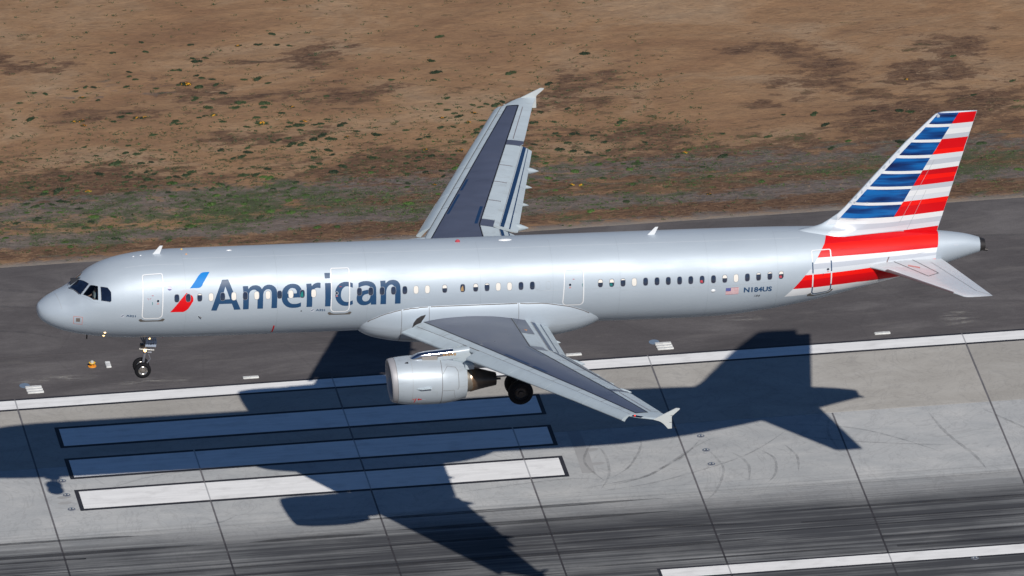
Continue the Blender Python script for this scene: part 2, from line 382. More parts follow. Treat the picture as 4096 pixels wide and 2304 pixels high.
fHW = pchip(XK, HWK); fZT = pchip(XK, ZTK); fZB = pchip(XK, ZBK)
def hull(x, phi, off=0.0):
    """point on the fuselage; phi in degrees, 0 = port side, 90 = top"""
    h = float(fHW(x)); zt = float(fZT(x)); zb = float(fZB(x)); b = (zt-zb)/2; a = math.radians(phi)
    e = .02; hx = float(fHW(x+e)-fHW(x-e))/(2*e)
    n = Vector((-hx*.9, -math.cos(a)/h, math.sin(a)/b)); n.normalize()
    return Vector((x, -h*math.cos(a), (zt+zb)/2+b*math.sin(a))) + n*off

# fuselage skin, with an opening at the sliding cockpit window
W2 = [(2.315,57.26),(2.623,48.92),(2.595,27.38),(2.406,30.18),(1.985,48.51)]
def inside(p, poly):
    c = False
    for i in range(len(poly)):
        (x1, y1), (x2, y2) = poly[i], poly[i-1]
        if (y1 > p[1]) != (y2 > p[1]) and p[0] < (x2-x1)*(p[1]-y1)/(y2-y1)+x1: c = not c
    return c
def scaled(poly, k):
    cx = sum(p[0] for p in poly)/len(poly); cy = sum(p[1] for p in poly)/len(poly)
    return [(cx+(x-cx)*k, cy+(y-cy)*k) for x, y in poly]
xs = np.concatenate([np.array([0, .005, .015, .03, .05, .08, .12, .17, .23, .3, .38]), np.arange(.46, 4, .045), np.arange(4, 44.25, .25), [44.25]])
NP = 180; V = []; F = []
for x in xs:
    for k in range(NP): V.append(hull(float(x), -90+k*360/NP))
for i in range(len(xs)-1):
    for k in range(NP):
        ph = -90+k*360/NP
        q = [(float(xs[i]), ph), (float(xs[i+1]), ph), (float(xs[i+1]), ph+2), (float(xs[i]), ph+2)]
        if 1.9 < xs[i] < 2.7 and 20 < ph < 62 and any(inside(p, W2) for p in q): continue
        F.append((i*NP+k, (i+1)*NP+k, (i+1)*NP+(k+1)%NP, i*NP+(k+1)%NP))
F.append(tuple(range(NP)))
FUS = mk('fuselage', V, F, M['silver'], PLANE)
# tail cone exhaust
V = []; F = []; ex = [44.25, 44.4, 44.51, 44.505, 44.3]; er = [1, 1, .985, .8, .6]
for x, r in zip(ex, er):
    for k in range(48):
        p = hull(min(x, 44.51), k*7.5); c = Vector((x, 0, (float(fZT(x))+float(fZB(x)))/2)); q = c+(p-Vector((p.x, 0, c.z)))*r; q.x = x; V.append(q)
for i in range(4):
    for k in range(48): F.append((i*48+k, (i+1)*48+k, (i+1)*48+(k+1)%48, i*48+(k+1)%48))
F.append(tuple(4*48+k for k in range(48)))
mk('tail_exhaust', V, F, M['darkmetal'], PLANE, sharp=40)
b = MB(); b.tube([(44.45, -.1, .72), (44.66, -.12, .70)], .07, 12); b.build('tail_light', M['darkmetal'], PLANE)

# ---- flat paint and thin plates that follow a surface
def slice_uv(loops, du, dv, usl=(), vsl=()):
    """loops: outline + holes in (u, v). returns bmesh cut to small faces"""
    bm = bmesh.new()
    pts = [Vector((u, v, 0)) for lp in loops for u, v in lp]
    tris = geometry.tessellate_polygon([[Vector((u, v, 0)) for u, v in lp] for lp in loops])
    vs = [bm.verts.new(p) for p in pts]
    for t in tris:
        try: bm.faces.new([vs[i] for i in t])
        except ValueError: pass
    return cut(bm, du, dv, usl, vsl)
def cut(bm, du, dv, usl=(), vsl=()):
    us = [v.co.x for v in bm.verts]; vv = [v.co.y for v in bm.verts]
    cu = list(np.arange(math.floor(min(us)/du)*du+du, max(us), du)) if du else []
    cv = list(np.arange(math.floor(min(vv)/dv)*dv+dv, max(vv), dv)) if dv else []
    for c, n in [(c, (1, 0, 0)) for c in cu+list(usl)] + [(c, (0, 1, 0)) for c in cv+list(vsl)]:
        co = (c, 0, 0) if n[0] else (0, c, 0)
        bmesh.ops.bisect_plane(bm, geom=bm.verts[:]+bm.edges[:]+bm.faces[:], dist=1e-5, plane_co=co, plane_no=n)
    return bm
def put(bm, mapf, name, mats, parent, matf=None):
    mats = mats if isinstance(mats, list) else [mats]
    if matf:
        for f in bm.faces: f.material_index = matf(f.calc_center_median())
    for v in bm.verts: v.co = mapf(v.co.x, v.co.y)
    for f in bm.faces: f.smooth = True
    me = bpy.data.meshes.new(name); bm.to_mesh(me); bm.free()
    for m in mats: me.materials.append(m)
    o = bpy.data.objects.new(name, me); COL.objects.link(o)
    if parent: o.parent = parent
    return o
def hdecal(name, loops, mat, off=.004, parent=PLANE, du=.3, dv=3.0, side=1, **k):
    def mp(u, v):
        p = hull(u, v, off); p.y *= side; return p
    return put(slice_uv(loops, du, dv, k.get('usl', ()), k.get('vsl', ())), mp, name, mat, parent, k.get('matf'))
def arc_poly(cx, cy, rx, ry, n=24, a0=0, a1=360, p=2.0):
    out = []
    for i in range(n):
        a = math.radians(a0+(a1-a0)*i/(n if a1-a0 == 360 else n-1)); c, s = math.cos(a), math.sin(a)
        out.append((cx+rx*math.copysign(abs(c)**(2/p), c), cy+ry*math.copysign(abs(s)**(2/p), s)))
    return out

# ---- cockpit windows
CKW = {'a': [(1.90,91.5),(2.25,62.77),(1.858,52.56),(1.448,86.0)], 'b': W2, 'c': [(2.754,46.29),(3.05,41.64),(3.183,34.13),(3.181,21.64),(3.13,20.33),(2.75,24.75)],
       'd': [(1.93,97.0),(1.52,99.5),(1.80,115),(2.18,111)]}
for k, poly in CKW.items():
    w = hdecal('cockpit_window', [poly], M['clear'] if k == 'b' else M['cockpitglass'], .010, du=.06, dv=2)
    outer = scaled(poly, 1.42 if k == 'b' else 1.10)
    hdecal('window_surround', [outer, poly], M['silver'], .008, w, du=.06, dv=2)
    hdecal('window_seal', [scaled(poly, 1.05), poly], M['black'], .0125, w, du=.06, dv=2)
# wipers
for sgn in (0, 1):
    b = MB(); pts = [hull(1.46+.06*i+.1*sgn*0, (87-5.6*i) if not sgn else (99+5.0*i), .03) for i in range(7)]
    b.tube(pts, .016, 6); b.build('wiper', M['metal'], PLANE)
# dark cockpit lining
b = MB(); b.box((2.35, -.35, -.25), (1.1, 1.3, .05)); b.box((2.9, -.4, .3), (.05, 1.4, 1.2)); b.box((2.2, .1, .3), (1.3, .05, 1.2)); b.build('cockpit_lining', M['cabin'], PLANE, smooth=False)

# ---- cabin windows
D = {"flick_blue":[[6.817,30.09],[6.934,34.14],[7.063,38.76],[7.221,45.2],[7.321,48.33],[7.376,49.79],[7.458,50.77],[7.58,51.09],[7.784,50.97],[7.706,47.32],[7.591,42.45],[7.512,38.85],[7.424,35.29],[7.4,33.35],[7.347,31.47],[7.285,30.43],[7.205,29.96],[7.045,30.02]],"flick_grey":[[6.361,24.5],[6.393,26.4],[6.445,27.72],[6.526,28.74],[6.626,29.08],[6.845,28.96],[7.004,28.41],[7.102,27.32],[7.159,25.88],[7.181,24.48],[7.165,22.3],[7.114,19.59],[7.033,16.34],[6.969,13.34],[6.965,15.85],[6.948,18.37],[6.917,20.13],[6.836,21.81],[6.758,22.99],[6.639,24.1],[6.501,24.63]],"flick_red":[[5.884,-0.91],[6.004,3.03],[6.158,8.17],[6.316,13.71],[6.476,18.85],[6.578,22.06],[6.633,24.05],[6.758,22.99],[6.836,21.81],[6.915,20.07],[6.95,18.09],[6.963,15.85],[6.953,13.06],[6.874,9.76],[6.797,6.06],[6.72,2.93],[6.643,1.19],[6.585,0.03],[6.507,-0.92],[6.407,-1.0],[6.148,-0.84]],"A":[[[7.797,-0.26],[7.959,13.45],[8.136,26.63],[8.331,39.65],[8.62,39.79],[8.784,26.67],[8.965,13.67],[9.176,-0.35],[8.877,-0.43],[8.758,8.05],[8.17,8.13],[8.054,-0.74]],[[8.467,30.57],[8.676,14.09],[8.277,14.07]]],"m":[[[9.278,30.14],[9.513,30.26],[9.529,29.65],[9.537,26.27],[9.579,27.57],[9.639,29.09],[9.722,30.35],[9.804,30.72],[9.895,30.85],[9.983,30.31],[10.063,29.32],[10.126,27.68],[10.167,25.52],[10.207,27.14],[10.275,29.1],[10.359,30.36],[10.441,30.95],[10.539,30.94],[10.636,30.3],[10.716,29.09],[10.794,27.2],[10.849,24.67],[10.871,21.95],[10.876,17.89],[10.877,11.01],[10.871,-0.34],[10.614,-0.24],[10.618,6.13],[10.619,13.6],[10.621,19.96],[10.609,22.0],[10.578,23.83],[10.53,24.78],[10.466,25.16],[10.384,24.94],[10.309,23.66],[10.258,21.92],[10.224,19.02],[10.218,11.73],[10.218,-0.32],[9.956,-0.27],[9.956,6.89],[9.954,16.59],[9.948,21.12],[9.933,22.93],[9.902,24.31],[9.862,24.94],[9.805,25.18],[9.731,24.94],[9.665,24.11],[9.607,22.6],[9.567,20.62],[9.559,17.46],[9.554,10.14],[9.549,-0.39],[9.287,-0.43],[9.285,10.41],[9.293,17.28],[9.293,24.05]]],"e":[[[12.052,16.64],[12.038,21.86],[11.992,24.83],[11.922,27.61],[11.827,29.73],[11.73,30.6],[11.617,30.99],[11.503,30.84],[11.386,29.96],[11.269,28.06],[11.176,25.46],[11.124,22.59],[11.098,19.91],[11.083,15.4],[11.088,11.72],[11.123,7.95],[11.182,5.06],[11.267,2.53],[11.367,0.73],[11.467,-0.38],[11.599,-0.93],[11.729,-0.93],[11.859,-0.49],[11.996,0.74],[11.99,6.28],[11.885,5.2],[11.787,4.61],[11.673,4.5],[11.574,4.86],[11.492,5.9],[11.425,7.63],[11.375,9.8],[11.354,11.91],[11.35,12.95],[12.044,12.99]],[[11.355,18.28],[11.367,20.09],[11.393,22.09],[11.444,24.06],[11.511,25.24],[11.601,25.47],[11.689,24.92],[11.754,23.51],[11.788,21.45],[11.796,18.51]]],"r":[[[12.247,30.19],[12.473,30.41],[12.489,29.72],[12.5,26.78],[12.543,28.31],[12.611,29.81],[12.694,30.85],[12.794,31.3],[12.859,31.14],[12.915,30.54],[12.905,23.88],[12.816,24.42],[12.735,24.6],[12.652,23.92],[12.586,22.41],[12.543,20.2],[12.526,17.05],[12.518,11.56],[12.516,-0.46],[12.251,-0.45],[12.257,9.53],[12.257,18.7],[12.254,25.46]]],"i1":[[[13.123,43.51],[13.385,43.41],[13.362,36.21],[13.124,36.22]]],"i2":[[[13.121,30.22],[13.388,30.09],[13.388,-0.73],[13.12,-0.63]]],"c":[[[14.421,28.63],[14.414,22.94],[14.337,23.73],[14.235,24.69],[14.149,25.02],[14.062,24.73],[13.983,23.39],[13.913,21.08],[13.868,18.02],[13.853,14.69],[13.859,11.76],[13.895,8.77],[13.957,6.46],[14.027,5.15],[14.114,4.53],[14.218,4.56],[14.303,5.25],[14.406,6.46],[14.42,1.64],[14.412,1.13],[14.31,-0.07],[14.208,-0.84],[14.07,-0.99],[13.948,-0.43],[13.843,1.0],[13.736,3.44],[13.646,7.08],[13.6,11.08],[13.582,14.97],[13.588,18.8],[13.62,22.1],[13.683,25.36],[13.773,28.12],[13.88,29.91],[14.002,30.83],[14.14,30.93],[14.277,30.36]]],"a":[[[14.68,28.6],[14.777,29.93],[14.899,30.76],[15.038,30.99],[15.175,30.61],[15.294,29.62],[15.395,27.85],[15.461,25.65],[15.502,22.51],[15.507,18.7],[15.523,-0.58],[15.266,-0.55],[15.261,2.66],[15.206,0.99],[15.122,-0.22],[15.02,-0.99],[14.899,-1.01],[14.794,-0.26],[14.705,1.31],[14.633,3.71],[14.596,6.51],[14.589,10.01],[14.609,12.91],[14.652,14.79],[14.73,16.4],[14.817,17.74],[14.938,18.82],[15.059,19.4],[15.232,19.7],[15.242,21.84],[15.217,23.29],[15.167,24.29],[15.081,25.09],[14.977,25.1],[14.873,24.6],[14.769,23.66],[14.681,22.42]],[[15.239,14.41],[15.092,14.24],[14.971,13.5],[14.903,12.12],[14.861,10.19],[14.853,8.0],[14.881,5.95],[14.943,4.62],[15.029,4.29],[15.115,4.94],[15.182,6.87],[15.223,9.32],[15.24,11.74]]],"n":[[[15.707,30.39],[15.943,30.62],[15.955,26.8],[16.018,28.63],[16.107,30.21],[16.212,31.05],[16.333,31.17],[16.452,30.32],[16.545,28.56],[16.61,25.88],[16.641,22.76],[16.65,16.54],[16.656,-0.53],[16.392,-0.54],[16.392,9.54],[16.388,17.77],[16.372,20.65],[16.34,23.07],[16.289,24.55],[16.238,25.08],[16.168,24.91],[16.09,23.57],[16.027,21.49],[15.991,19.14],[15.973,16.3],[15.977,-0.58],[15.713,-0.49],[15.714,12.69],[15.714,22.29]]],"win":[[6.191,17.25],[6.721,17.27],[7.258,17.31],[7.789,17.33],[8.326,17.34],[8.852,17.34],[9.384,17.35],[9.916,17.35],[10.448,17.36],[10.988,17.37],[11.514,17.38],[12.049,17.39],[12.581,17.41],[14.719,17.45],[15.255,17.43],[15.782,17.4],[16.314,17.39],[16.845,17.37],[17.372,17.34],[17.904,17.32],[18.714,17.28],[19.556,17.36],[20.166,17.42],[20.699,17.48],[21.227,17.52],[21.757,17.57],[22.292,17.5],[22.823,17.43],[26.024,17.03],[26.555,16.97],[27.086,16.91],[27.618,16.85],[28.149,16.81],[28.686,16.75],[29.218,16.69],[29.75,16.63],[30.276,16.57],[30.809,16.44],[31.347,16.24],[31.88,16.0],[32.414,15.58],[32.949,14.85],[33.48,13.89],[34.017,12.84],[34.556,11.6]],"fin_bl":[[41.939,7.82],[41.493,7.26],[41.356,7.113],[40.83,6.502],[40.721,6.371],[40.175,5.734],[40.05,5.594],[39.525,4.961],[39.396,4.821],[38.87,4.192],[38.757,4.052],[38.231,3.408],[38.102,3.264],[37.555,2.63],[37.341,2.358],[37.127,2.096]],"fin_diag":[[42.891,7.89],[42.575,7.245],[42.488,7.099],[42.154,6.481],[42.079,6.335],[41.741,5.708],[41.646,5.553],[41.324,4.929],[41.241,4.779],[40.915,4.155],[40.819,4.014],[40.493,3.371],[40.414,3.234],[40.082,2.618],[39.86,2.347],[39.666,2.105]],"fin_r":[[43.745,7.875],[43.614,7.271],[43.554,7.012],[43.478,6.758],[43.417,6.521],[43.272,6.008],[43.236,5.77],[43.176,5.515],[43.098,5.269],[43.046,5.023],[42.972,4.732],[42.901,4.509],[42.854,4.253],[42.786,3.993],[42.717,3.747],[42.669,3.491],[42.601,3.232],[42.471,2.739],[42.415,2.478],[42.326,2.224],[42.269,1.986],[42.199,1.753]],"fin_rl":[[42.891,7.89],[42.575,7.245],[42.403,6.99],[42.273,6.715],[42.154,6.481],[41.9,5.972],[41.741,5.708],[41.598,5.442],[41.447,5.177],[41.324,4.929],[41.204,4.69],[41.053,4.425],[40.915,4.155],[40.77,3.916],[40.628,3.637],[40.493,3.371],[40.337,3.119],[40.082,2.618],[39.86,2.347],[39.666,2.105]],"shrubs":[[16.55,61.59,0.21],[9.99,61.56,0.11],[8.44,60.69,0.09],[12.36,60.89,0.13],[14.69,60.52,0.18],[15.63,60.46,0.16],[16.6,60.31,0.13],[17.19,60.13,0.09],[12.88,59.27,0.16],[12.21,59.27,0.11],[10.08,60.49,0.13],[11.12,58.11,0.18],[11.4,58.11,0.11],[14.39,56.59,0.16],[15.51,56.04,0.13],[12.85,56.88,0.13],[12.97,56.26,0.2],[12.17,57.38,0.13],[12.38,57.06,0.13],[8.93,58.28,0.18],[8.85,57.76,0.11],[9.13,57.42,0.11],[11.17,56.55,0.16],[11.61,56.65,0.14],[8.55,56.61,0.16],[10.01,56.33,0.11],[6.55,56.84,0.14],[6.03,56.48,0.16],[6.97,56.77,0.11],[4.52,56.39,0.09],[3.98,56.62,0.18],[3.14,55.61,0.13],[6.26,55.74,0.09],[5.47,53.15,0.14],[5.84,52.59,0.16],[5.85,53.16,0.09],[7.83,53.28,0.23],[8.25,53.59,0.13],[8.54,53.11,0.14],[8.88,53.03,0.16],[7.37,52.79,0.11],[10.39,52.44,0.11],[10.46,51.99,0.16],[11.55,52.48,0.11],[12.33,52.66,0.2],[11.87,52.65,0.11],[14.35,52.03,0.21],[14.5,51.39,0.32],[13.71,51.08,0.2],[15.64,52.42,0.16],[16.52,51.4,0.13],[15.85,51.29,0.18],[16.3,50.96,0.32],[17.05,50.88,0.16],[17.36,50.94,0.21],[16.27,50.35,0.18],[15.56,49.58,0.2],[15.03,49.41,0.14],[14.71,49.17,0.18],[15.42,48.67,0.18],[16.06,48.79,0.27],[13.41,48.77,0.2],[17.23,49.58,0.27],[16.7,49.14,0.27],[17.58,49.11,0.32],[18.34,50.68,0.32],[17.36,47.34,0.18],[16.44,47.16,0.13],[16.5,47.86,0.16],[7.96,48.83,0.21],[6.83,47.92,0.38],[8.03,47.83,0.21],[8.51,47.91,0.16],[7.37,46.81,0.2],[8.12,46.8,0.16],[4.25,46.48,0.2],[10.31,46.5,0.23],[14.01,46.24,0.2],[12.91,45.76,0.18],[13.71,45.46,0.25],[14.18,45.17,0.18],[12.75,46.54,0.16],[11.53,44.94,0.25],[7.78,45.27,0.21],[3.63,45.39,0.32],[2.9,45.14,0.27],[5.07,45.16,0.21],[8.85,44.46,0.18],[8.97,44.0,0.2],[10.22,44.56,0.14],[10.99,44.44,0.21],[11.09,43.88,0.23],[10.19,43.42,0.18],[11.77,43.62,0.16],[13.96,44.08,0.18],[15.15,44.54,0.21],[14.92,43.93,0.21],[1.89,44.22,0.21],[2.64,44.14,0.18],[3.08,43.97,0.13],[3.96,44.11,0.16],[4.62,43.83,0.13],[3.44,43.05,0.2],[2.9,43.18,0.18],[5.29,43.01,0.18],[4.32,43.34,0.2],[5.86,42.13,0.18],[5.53,41.11,0.23],[9.53,42.77,0.2],[10.41,42.38,0.16],[8.9,41.93,0.18],[8.91,41.04,0.18],[1.81,43.31,0.13],[2.26,42.59,0.13],[2.08,42.3,0.18],[4.71,41.82,0.18],[6.95,45.84,0.13],[8.35,45.18,0.16],[9.15,48.14,0.13],[30.31,47.67,0.19],[28.65,47.93,0.16],[28.94,46.96,0.21],[28.43,46.23,0.26],[29.75,45.64,0.23],[30.77,45.76,0.17],[30.4,45.18,0.17],[30.01,44.19,0.23],[30.77,44.43,0.14],[31.18,44.15,0.16],[38.3,43.51,0.16],[35.15,42.11,0.17],[34.41,44.97,0.14],[32.67,46.51,0.19],[49.29,53.76,0.14],[51.69,50.54,0.12],[31.3,41.88,0.23],[29.99,42.72,0.21],[28.37,42.24,0.16],[28.81,42.17,0.1],[32.37,42.34,0.16],[34.97,43.19,0.16],[23.59,55.04,0.07],[23.92,52.78,0.11],[23.44,52.18,0.07],[23.69,51.49,0.09],[23.98,51.09,0.13],[24.16,50.71,0.23],[23.34,50.7,0.1],[23.69,49.64,0.17],[21.84,48.5,0.15],[22.3,48.66,0.11],[21.35,49.55,0.16],[24.47,49.99,0.15],[25.25,50.05,0.13],[25.01,51.91,0.13],[25.73,51.9,0.11],[26.53,51.99,0.14],[24.93,51.01,0.09],[25.33,51.62,0.11],[24.76,48.8,0.2],[23.95,47.89,0.11],[28.18,50.56,0.1],[28.66,49.44,0.11],[29.54,50.77,0.11],[28.94,46.96,0.17],[28.68,47.93,0.14],[28.48,46.34,0.17],[27.27,47.01,0.15],[27.5,44.76,0.11],[21.45,46.41,0.15],[21.34,46.08,0.11],[21.54,44.71,0.2],[22.34,44.71,0.16],[21.01,46.65,0.15],[21.78,42.29,0.17],[20.65,44.74,0.14],[20.77,45.9,0.17],[22.94,46.04,0.1],[23.18,46.41,0.1],[27.65,42.74,0.07],[26.63,42.69,0.11],[28.33,42.21,0.11],[27.49,41.8,0.09],[22.33,44.09,0.1],[20.42,43.29,0.14]],"flowers":[[6.26,55.74],[5.47,53.15],[5.82,52.44],[8.47,53.12],[11.61,56.65],[15.65,53.81],[16.27,53.09],[16.51,51.45],[14.69,51.41],[12.35,52.7],[5.1,45.27],[14.68,60.43],[2.61,54.49],[18.36,49.29],[22.99,50.9],[24.56,50.93],[23.19,47.24],[21.94,47.23],[23.83,46.73],[21.72,43.22],[27.58,48.91],[25.02,50.44],[24.53,50.02],[34.4,44.91],[28.76,42.18],[46.57,51.45],[34.76,40.12]],"patches":[[40.9,55.6,2.1,1.5],[42.5,53.4,2.4,2.0],[50.5,54.5,2.4,1.8],[48.1,52.6,1.7,1.3],[31.4,53.1,2.8,2.2],[29.2,51.9,1.7,1.8],[39.4,50.5,1.1,0.6],[43.3,51.2,1.3,0.6],[46.2,47.3,3.4,1.8],[50.1,49.0,1.7,1.3],[32.4,47.7,3.0,1.1],[34.8,44.1,4.1,1.8],[26.9,49.9,1.9,2.7],[19.7,54.3,3.0,1.3],[13.8,54.3,4.7,0.9],[7.8,53.9,3.7,0.9],[20.5,46.8,3.0,2.2],[17.4,45.5,2.2,2.2],[4.7,45.7,3.7,1.8],[12.1,56.4,2.2,1.1],[4.0,60.5,1.1,0.9],[18.0,58.7,2.8,1.3],[38.0,39.9,5.6,1.8],[46.8,42.2,3.7,2.2],[15.2,50.4,3.7,0.7],[21.8,42.5,3.7,1.8]]}
STATE = list('dddkwdwdwwdwewdddddwwhthdwwddhhkwdddddddhwdkkh')
wins = [tuple(w) for w in D['win']]
STATE = ['d','d','k','w','d','w','d','w','w','d','w','e','w',  'd','d','d','d','d','w','w','h','t','h','k','w','w','d','d',  'h','g','k','w','d','d','d','d','d','r','d','h','w','d','k','k','p']
wphi = np.polyfit([w[0] for w in wins], [w[1] for w in wins], 1)
for (wx, wp), st in zip(wins, STATE):
    wp = .35*wp+.65*float(np.polyval(wphi, wx)); rx, ry = .108, 5.0*1.975/float(fHW(wx))
    pane = hdecal('cabin_window', [arc_poly(wx, wp, rx, ry, 20, p=3.0)], M['beige'] if st == 'w' else M['glass'], .009, du=0, dv=2.5)
    hdecal('window_surround', [arc_poly(wx+.004, wp+.1, rx*1.12, ry*1.08, 20, p=3.0), arc_poly(wx, wp, rx, ry, 20, p=3.0)], M['surround'], .010, pane, du=0, dv=2.5)
    if st in 'hkgp':
        lo = {'h': .15, 'k': .62, 'g': .1, 'p': .25}[st]
        hdecal('window_shade', [[(x, max(y, wp+ry*lo)) for x, y in arc_poly(wx, wp, rx*.94, ry*.95, 20, 0, 180.001, 3.0)]], M['beige'], .0115, pane, du=0, dv=2.5)
    if st in 'tegrp':
        mm = {'t': 'tan', 'e': 'teal', 'g': 'teal', 'r': 'pinkred', 'p': 'pinkred'}[st]
        hdecal('window_cloth_patch', [[(wx-.085, wp-ry*.72), (wx+.05, wp-ry*.78), (wx+.02, wp+ry*(.7 if st in 'te' else -.15)), (wx-.05, wp+ry*(.3 if st in 'te' else -.1)), (wx-.085, wp-ry*.2)]], M[mm], .0115, pane, du=0, dv=2.5)  # flat patches: tan for seat cloth, teal and red for passengers' clothing
for wx in (29.0-4.63-1.29, 24.37-.79):     # plugged window outlines just ahead of the third door
    pp = float(np.polyval(wphi, wx))
    hdecal('plugged_window', [arc_poly(wx, pp, .115, 5.3, 20, p=3), arc_poly(wx, pp, .107, 4.95, 20, p=3)], M['linefaint'], .004, du=0, dv=2.5)

# ---- doors
def door(xtl, xtr, ptl, ptr, xbl, xbr, pbl, pbr, wx, wphi_, frame=.05, sill=True, two=False, faint=False):
    W_ = (xtr-xtl+xbr-xbl)/2; H_ = math.radians((ptl+ptr-pbl-pbr)/2)*2.0
    def mp(a, c, off):
        s, t = a/W_, c/H_; x = (xbl*(1-s)+xbr*s)*(1-t)+(xtl*(1-s)+xtr*s)*t; p = (pbl*(1-s)+pbr*s)*(1-t)+(ptl*(1-s)+ptr*s)*t
        return hull(x, p, off)
    def rr(i, rt=.11, rb=.22):
        out = []
        for cx, cy, r, a0 in ((W_-rb, rb, rb, -90), (W_-rt, H_-rt, rt, 0), (rt, H_-rt, rt, 90), (rb, rb, rb, 180)):
            for j in range(7):
                a = math.radians(a0+j*15); out.append((cx+(r-i)*math.cos(a), cy+(r-i)*math.sin(a)))
        return out
    d = put(slice_uv([rr(frame+.012)], .3, .1), lambda u, v: mp(u, v, .0032), 'cabin_door', M['silver'] if not two else None, PLANE) if not two else None
    fmat = [M['white'], M['navy']]
    def phi_of(c): return pbl*(1-c/H_)+ptl*c/H_
    mf = (lambda c: 1 if (phi_of(c.y) < -12.5 or 9.5 < phi_of(c.y) < 28) else 0) if two else None
    fr = put(slice_uv([rr(0), rr(frame)], .3, .1), lambda u, v: mp(u, v, .0105), 'door_frame', fmat, d or PLANE, mf)
    par = d or fr
    put(slice_uv([rr(frame), rr(frame+.010)], .3, .1), lambda u, v: mp(u, v, .0108), 'door_seam', M['linefaint'], par)
    # round window, handle, small notices
    ry = 1.75
    hdecal('door_window', [arc_poly(wx, wphi_, .062, ry, 20)], M['glass'], .012, par, du=0)
    hdecal('door_window_ring', [arc_poly(wx, wphi_, .078, ry*1.25, 20), arc_poly(wx, wphi_, .062, ry, 20)], M['lightgrey'], .0125, par, du=0)
    hdecal('warning_notice', [[(wx-.06, wphi_-4.2), (wx+.06, wphi_-4.2), (wx+.02, wphi_-2.8), (wx-.02, wphi_-2.8)]], paint_pink, .012, par, du=0)
    return par, mp, W_, H_
paint_pink = paint('faded red notice', (.55, .20, .18), .4, 0, .2, .05)
d1, mp1, W1, H1 = door(4.633, 5.601, 52.46, 52.46, 4.569, 5.545, -9.9, -9.9, 5.32, 15.2)
hdecal('door_handle', [[(5.055, 10.2), (5.075, 10.2), (5.075, 14.2), (5.055, 14.2)]], M['teal'], .013, d1, du=0)
hdecal('warning_notice', [[(5.03, 22.2), (5.12, 22.2), (5.12, 22.9), (5.03, 22.9)]], M['pinkred'], .012, d1, du=0)
hdecal('rescue_marks', [[(4.82, 19.3), (4.88, 19.3), (4.88, 17.0), (4.87, 17.0), (4.87, 19.0), (4.82, 19.0)]], M['pinkred'], .012, d1, du=0)
hdecal('rescue_marks', [[(4.95, 19.3), (5.01, 19.3), (5.01, 19.0), (4.96, 19.0), (4.96, 17.0), (4.95, 17.0)]], M['pinkred'], .012, d1, du=0)
d2, mp2, W2_, H2 = door(13.405, 14.303, 50.24, 50.0, 13.375, 14.275, -9.49, -9.6, 13.66, 16.6)
hdecal('warning_notice', [[(13.80, 24.6), (13.89, 24.6), (13.89, 25.3), (13.80, 25.3)]], M['pinkred'], .013, d2, du=0)
d3, mp3, W3_, H3 = door(24.339, 25.26, 38.3, 37.7, 24.245, 25.272, -13.0, -13.3, 24.60, 16.0)
hdecal('door_handle', [[(25.17, 13.2), (25.19, 13.2), (25.19, 17.2), (25.17, 17.2)]], M['teal'], .013, d3, du=0)
hdecal('warning_notice', [[(24.72, 22.8), (24.81, 22.8), (24.81, 23.5), (24.72, 23.5)]], M['pinkred'], .013, d3, du=0)
hdecal('upper_panel_line', [[(24.37, 33), (24.40, 32.4), (24.46, 34.6), (25.13, 34.3), (25.19, 31.8), (25.24, 31.8), (25.24, 32.1), (25.2, 32.1), (25.14, 34.7), (24.45, 35.0), (24.40, 33)]], M['linefaint'], .012, d3, du=0)
def sill(x0, x1, p, parent):
    m = .11; hdecal('door_sill', [[(x0-m, p+1.2), (x0-m*.6, p+2.6), (x0+.02, p+2.9), (x0+.06, p+1.2), (x0+.2, p+.1), (x1-.2, p-.1), (x1-.06, p+1.0), (x1-.02, p+2.5), (x1+m*.6, p+2.3), (x1+m, p+1.0), (x1+m*.3, p-2.0), (x0-m*.3, p-1.7)]], M['sill'], .009, parent, du=.2)
sill(4.56, 5.55, -12.4, d1); sill(13.37, 14.28, -12.0, d2)

# ---- lettering traced as outlines
navy = M['navy']
for nm in ('A', 'm', 'e', 'r', 'i1', 'i2', 'c', 'a', 'n'):
    hdecal('letter', [[tuple(p) for p in lp] for lp in D[nm]], navy, .0062, du=.5, dv=2.0)
hdecal('blue_wing_emblem', [[tuple(p) for p in D['flick_blue']]], M['flickblue'], .0045, dv=2)
hdecal('grey_wing_emblem', [[tuple(p) for p in D['flick_grey']]], M['stripegrey'], .0040, dv=2)
hdecal('red_wing_emblem', [[tuple(p) for p in D['flick_red']]], M['red'], .0048, dv=2)
def text_on(name, body, x0, p0, x1, p1, h, mat, off=.0065, shear=0.0, bold=.02, parent=PLANE, mapf=None, fit=True):
    cu = bpy.data.curves.new(name, 'FONT'); cu.body = body; cu.size = 1.0; cu.offset = bold; cu.shear = shear; cu.resolution_u = 3; cu.fill_mode = 'FRONT'
    tmp = bpy.data.objects.new(name, cu); COL.objects.link(tmp); bpy.context.view_layer.update()
    me = bpy.data.meshes.new_from_object(tmp.evaluated_get(bpy.context.evaluated_depsgraph_get()))
    bpy.data.objects.remove(tmp); bpy.data.curves.remove(cu)
    bm = bmesh.new(); bm.from_mesh(me); bpy.data.meshes.remove(me)
    ux = [v.co.x for v in bm.verts]; uy = [v.co.y for v in bm.verts]; a, bb, c, d = min(ux), max(ux), min(uy), max(uy)
    bm = cut(bm, .6, .12)
    def mp(u, v):
        s = (u-a)/(bb-a); t = (v-c)/(d-c)
        return mapf(s, t) if mapf else hull(x0+(x1-x0)*s, p0+(p1-p0)*s+h*t, off)
    return put(bm, mp, name, mat, parent)
text_on('registration_text', 'N184US', 32.80, -5.5, 34.14, -8.6, 7.6, navy, off=.008, bold=.035)
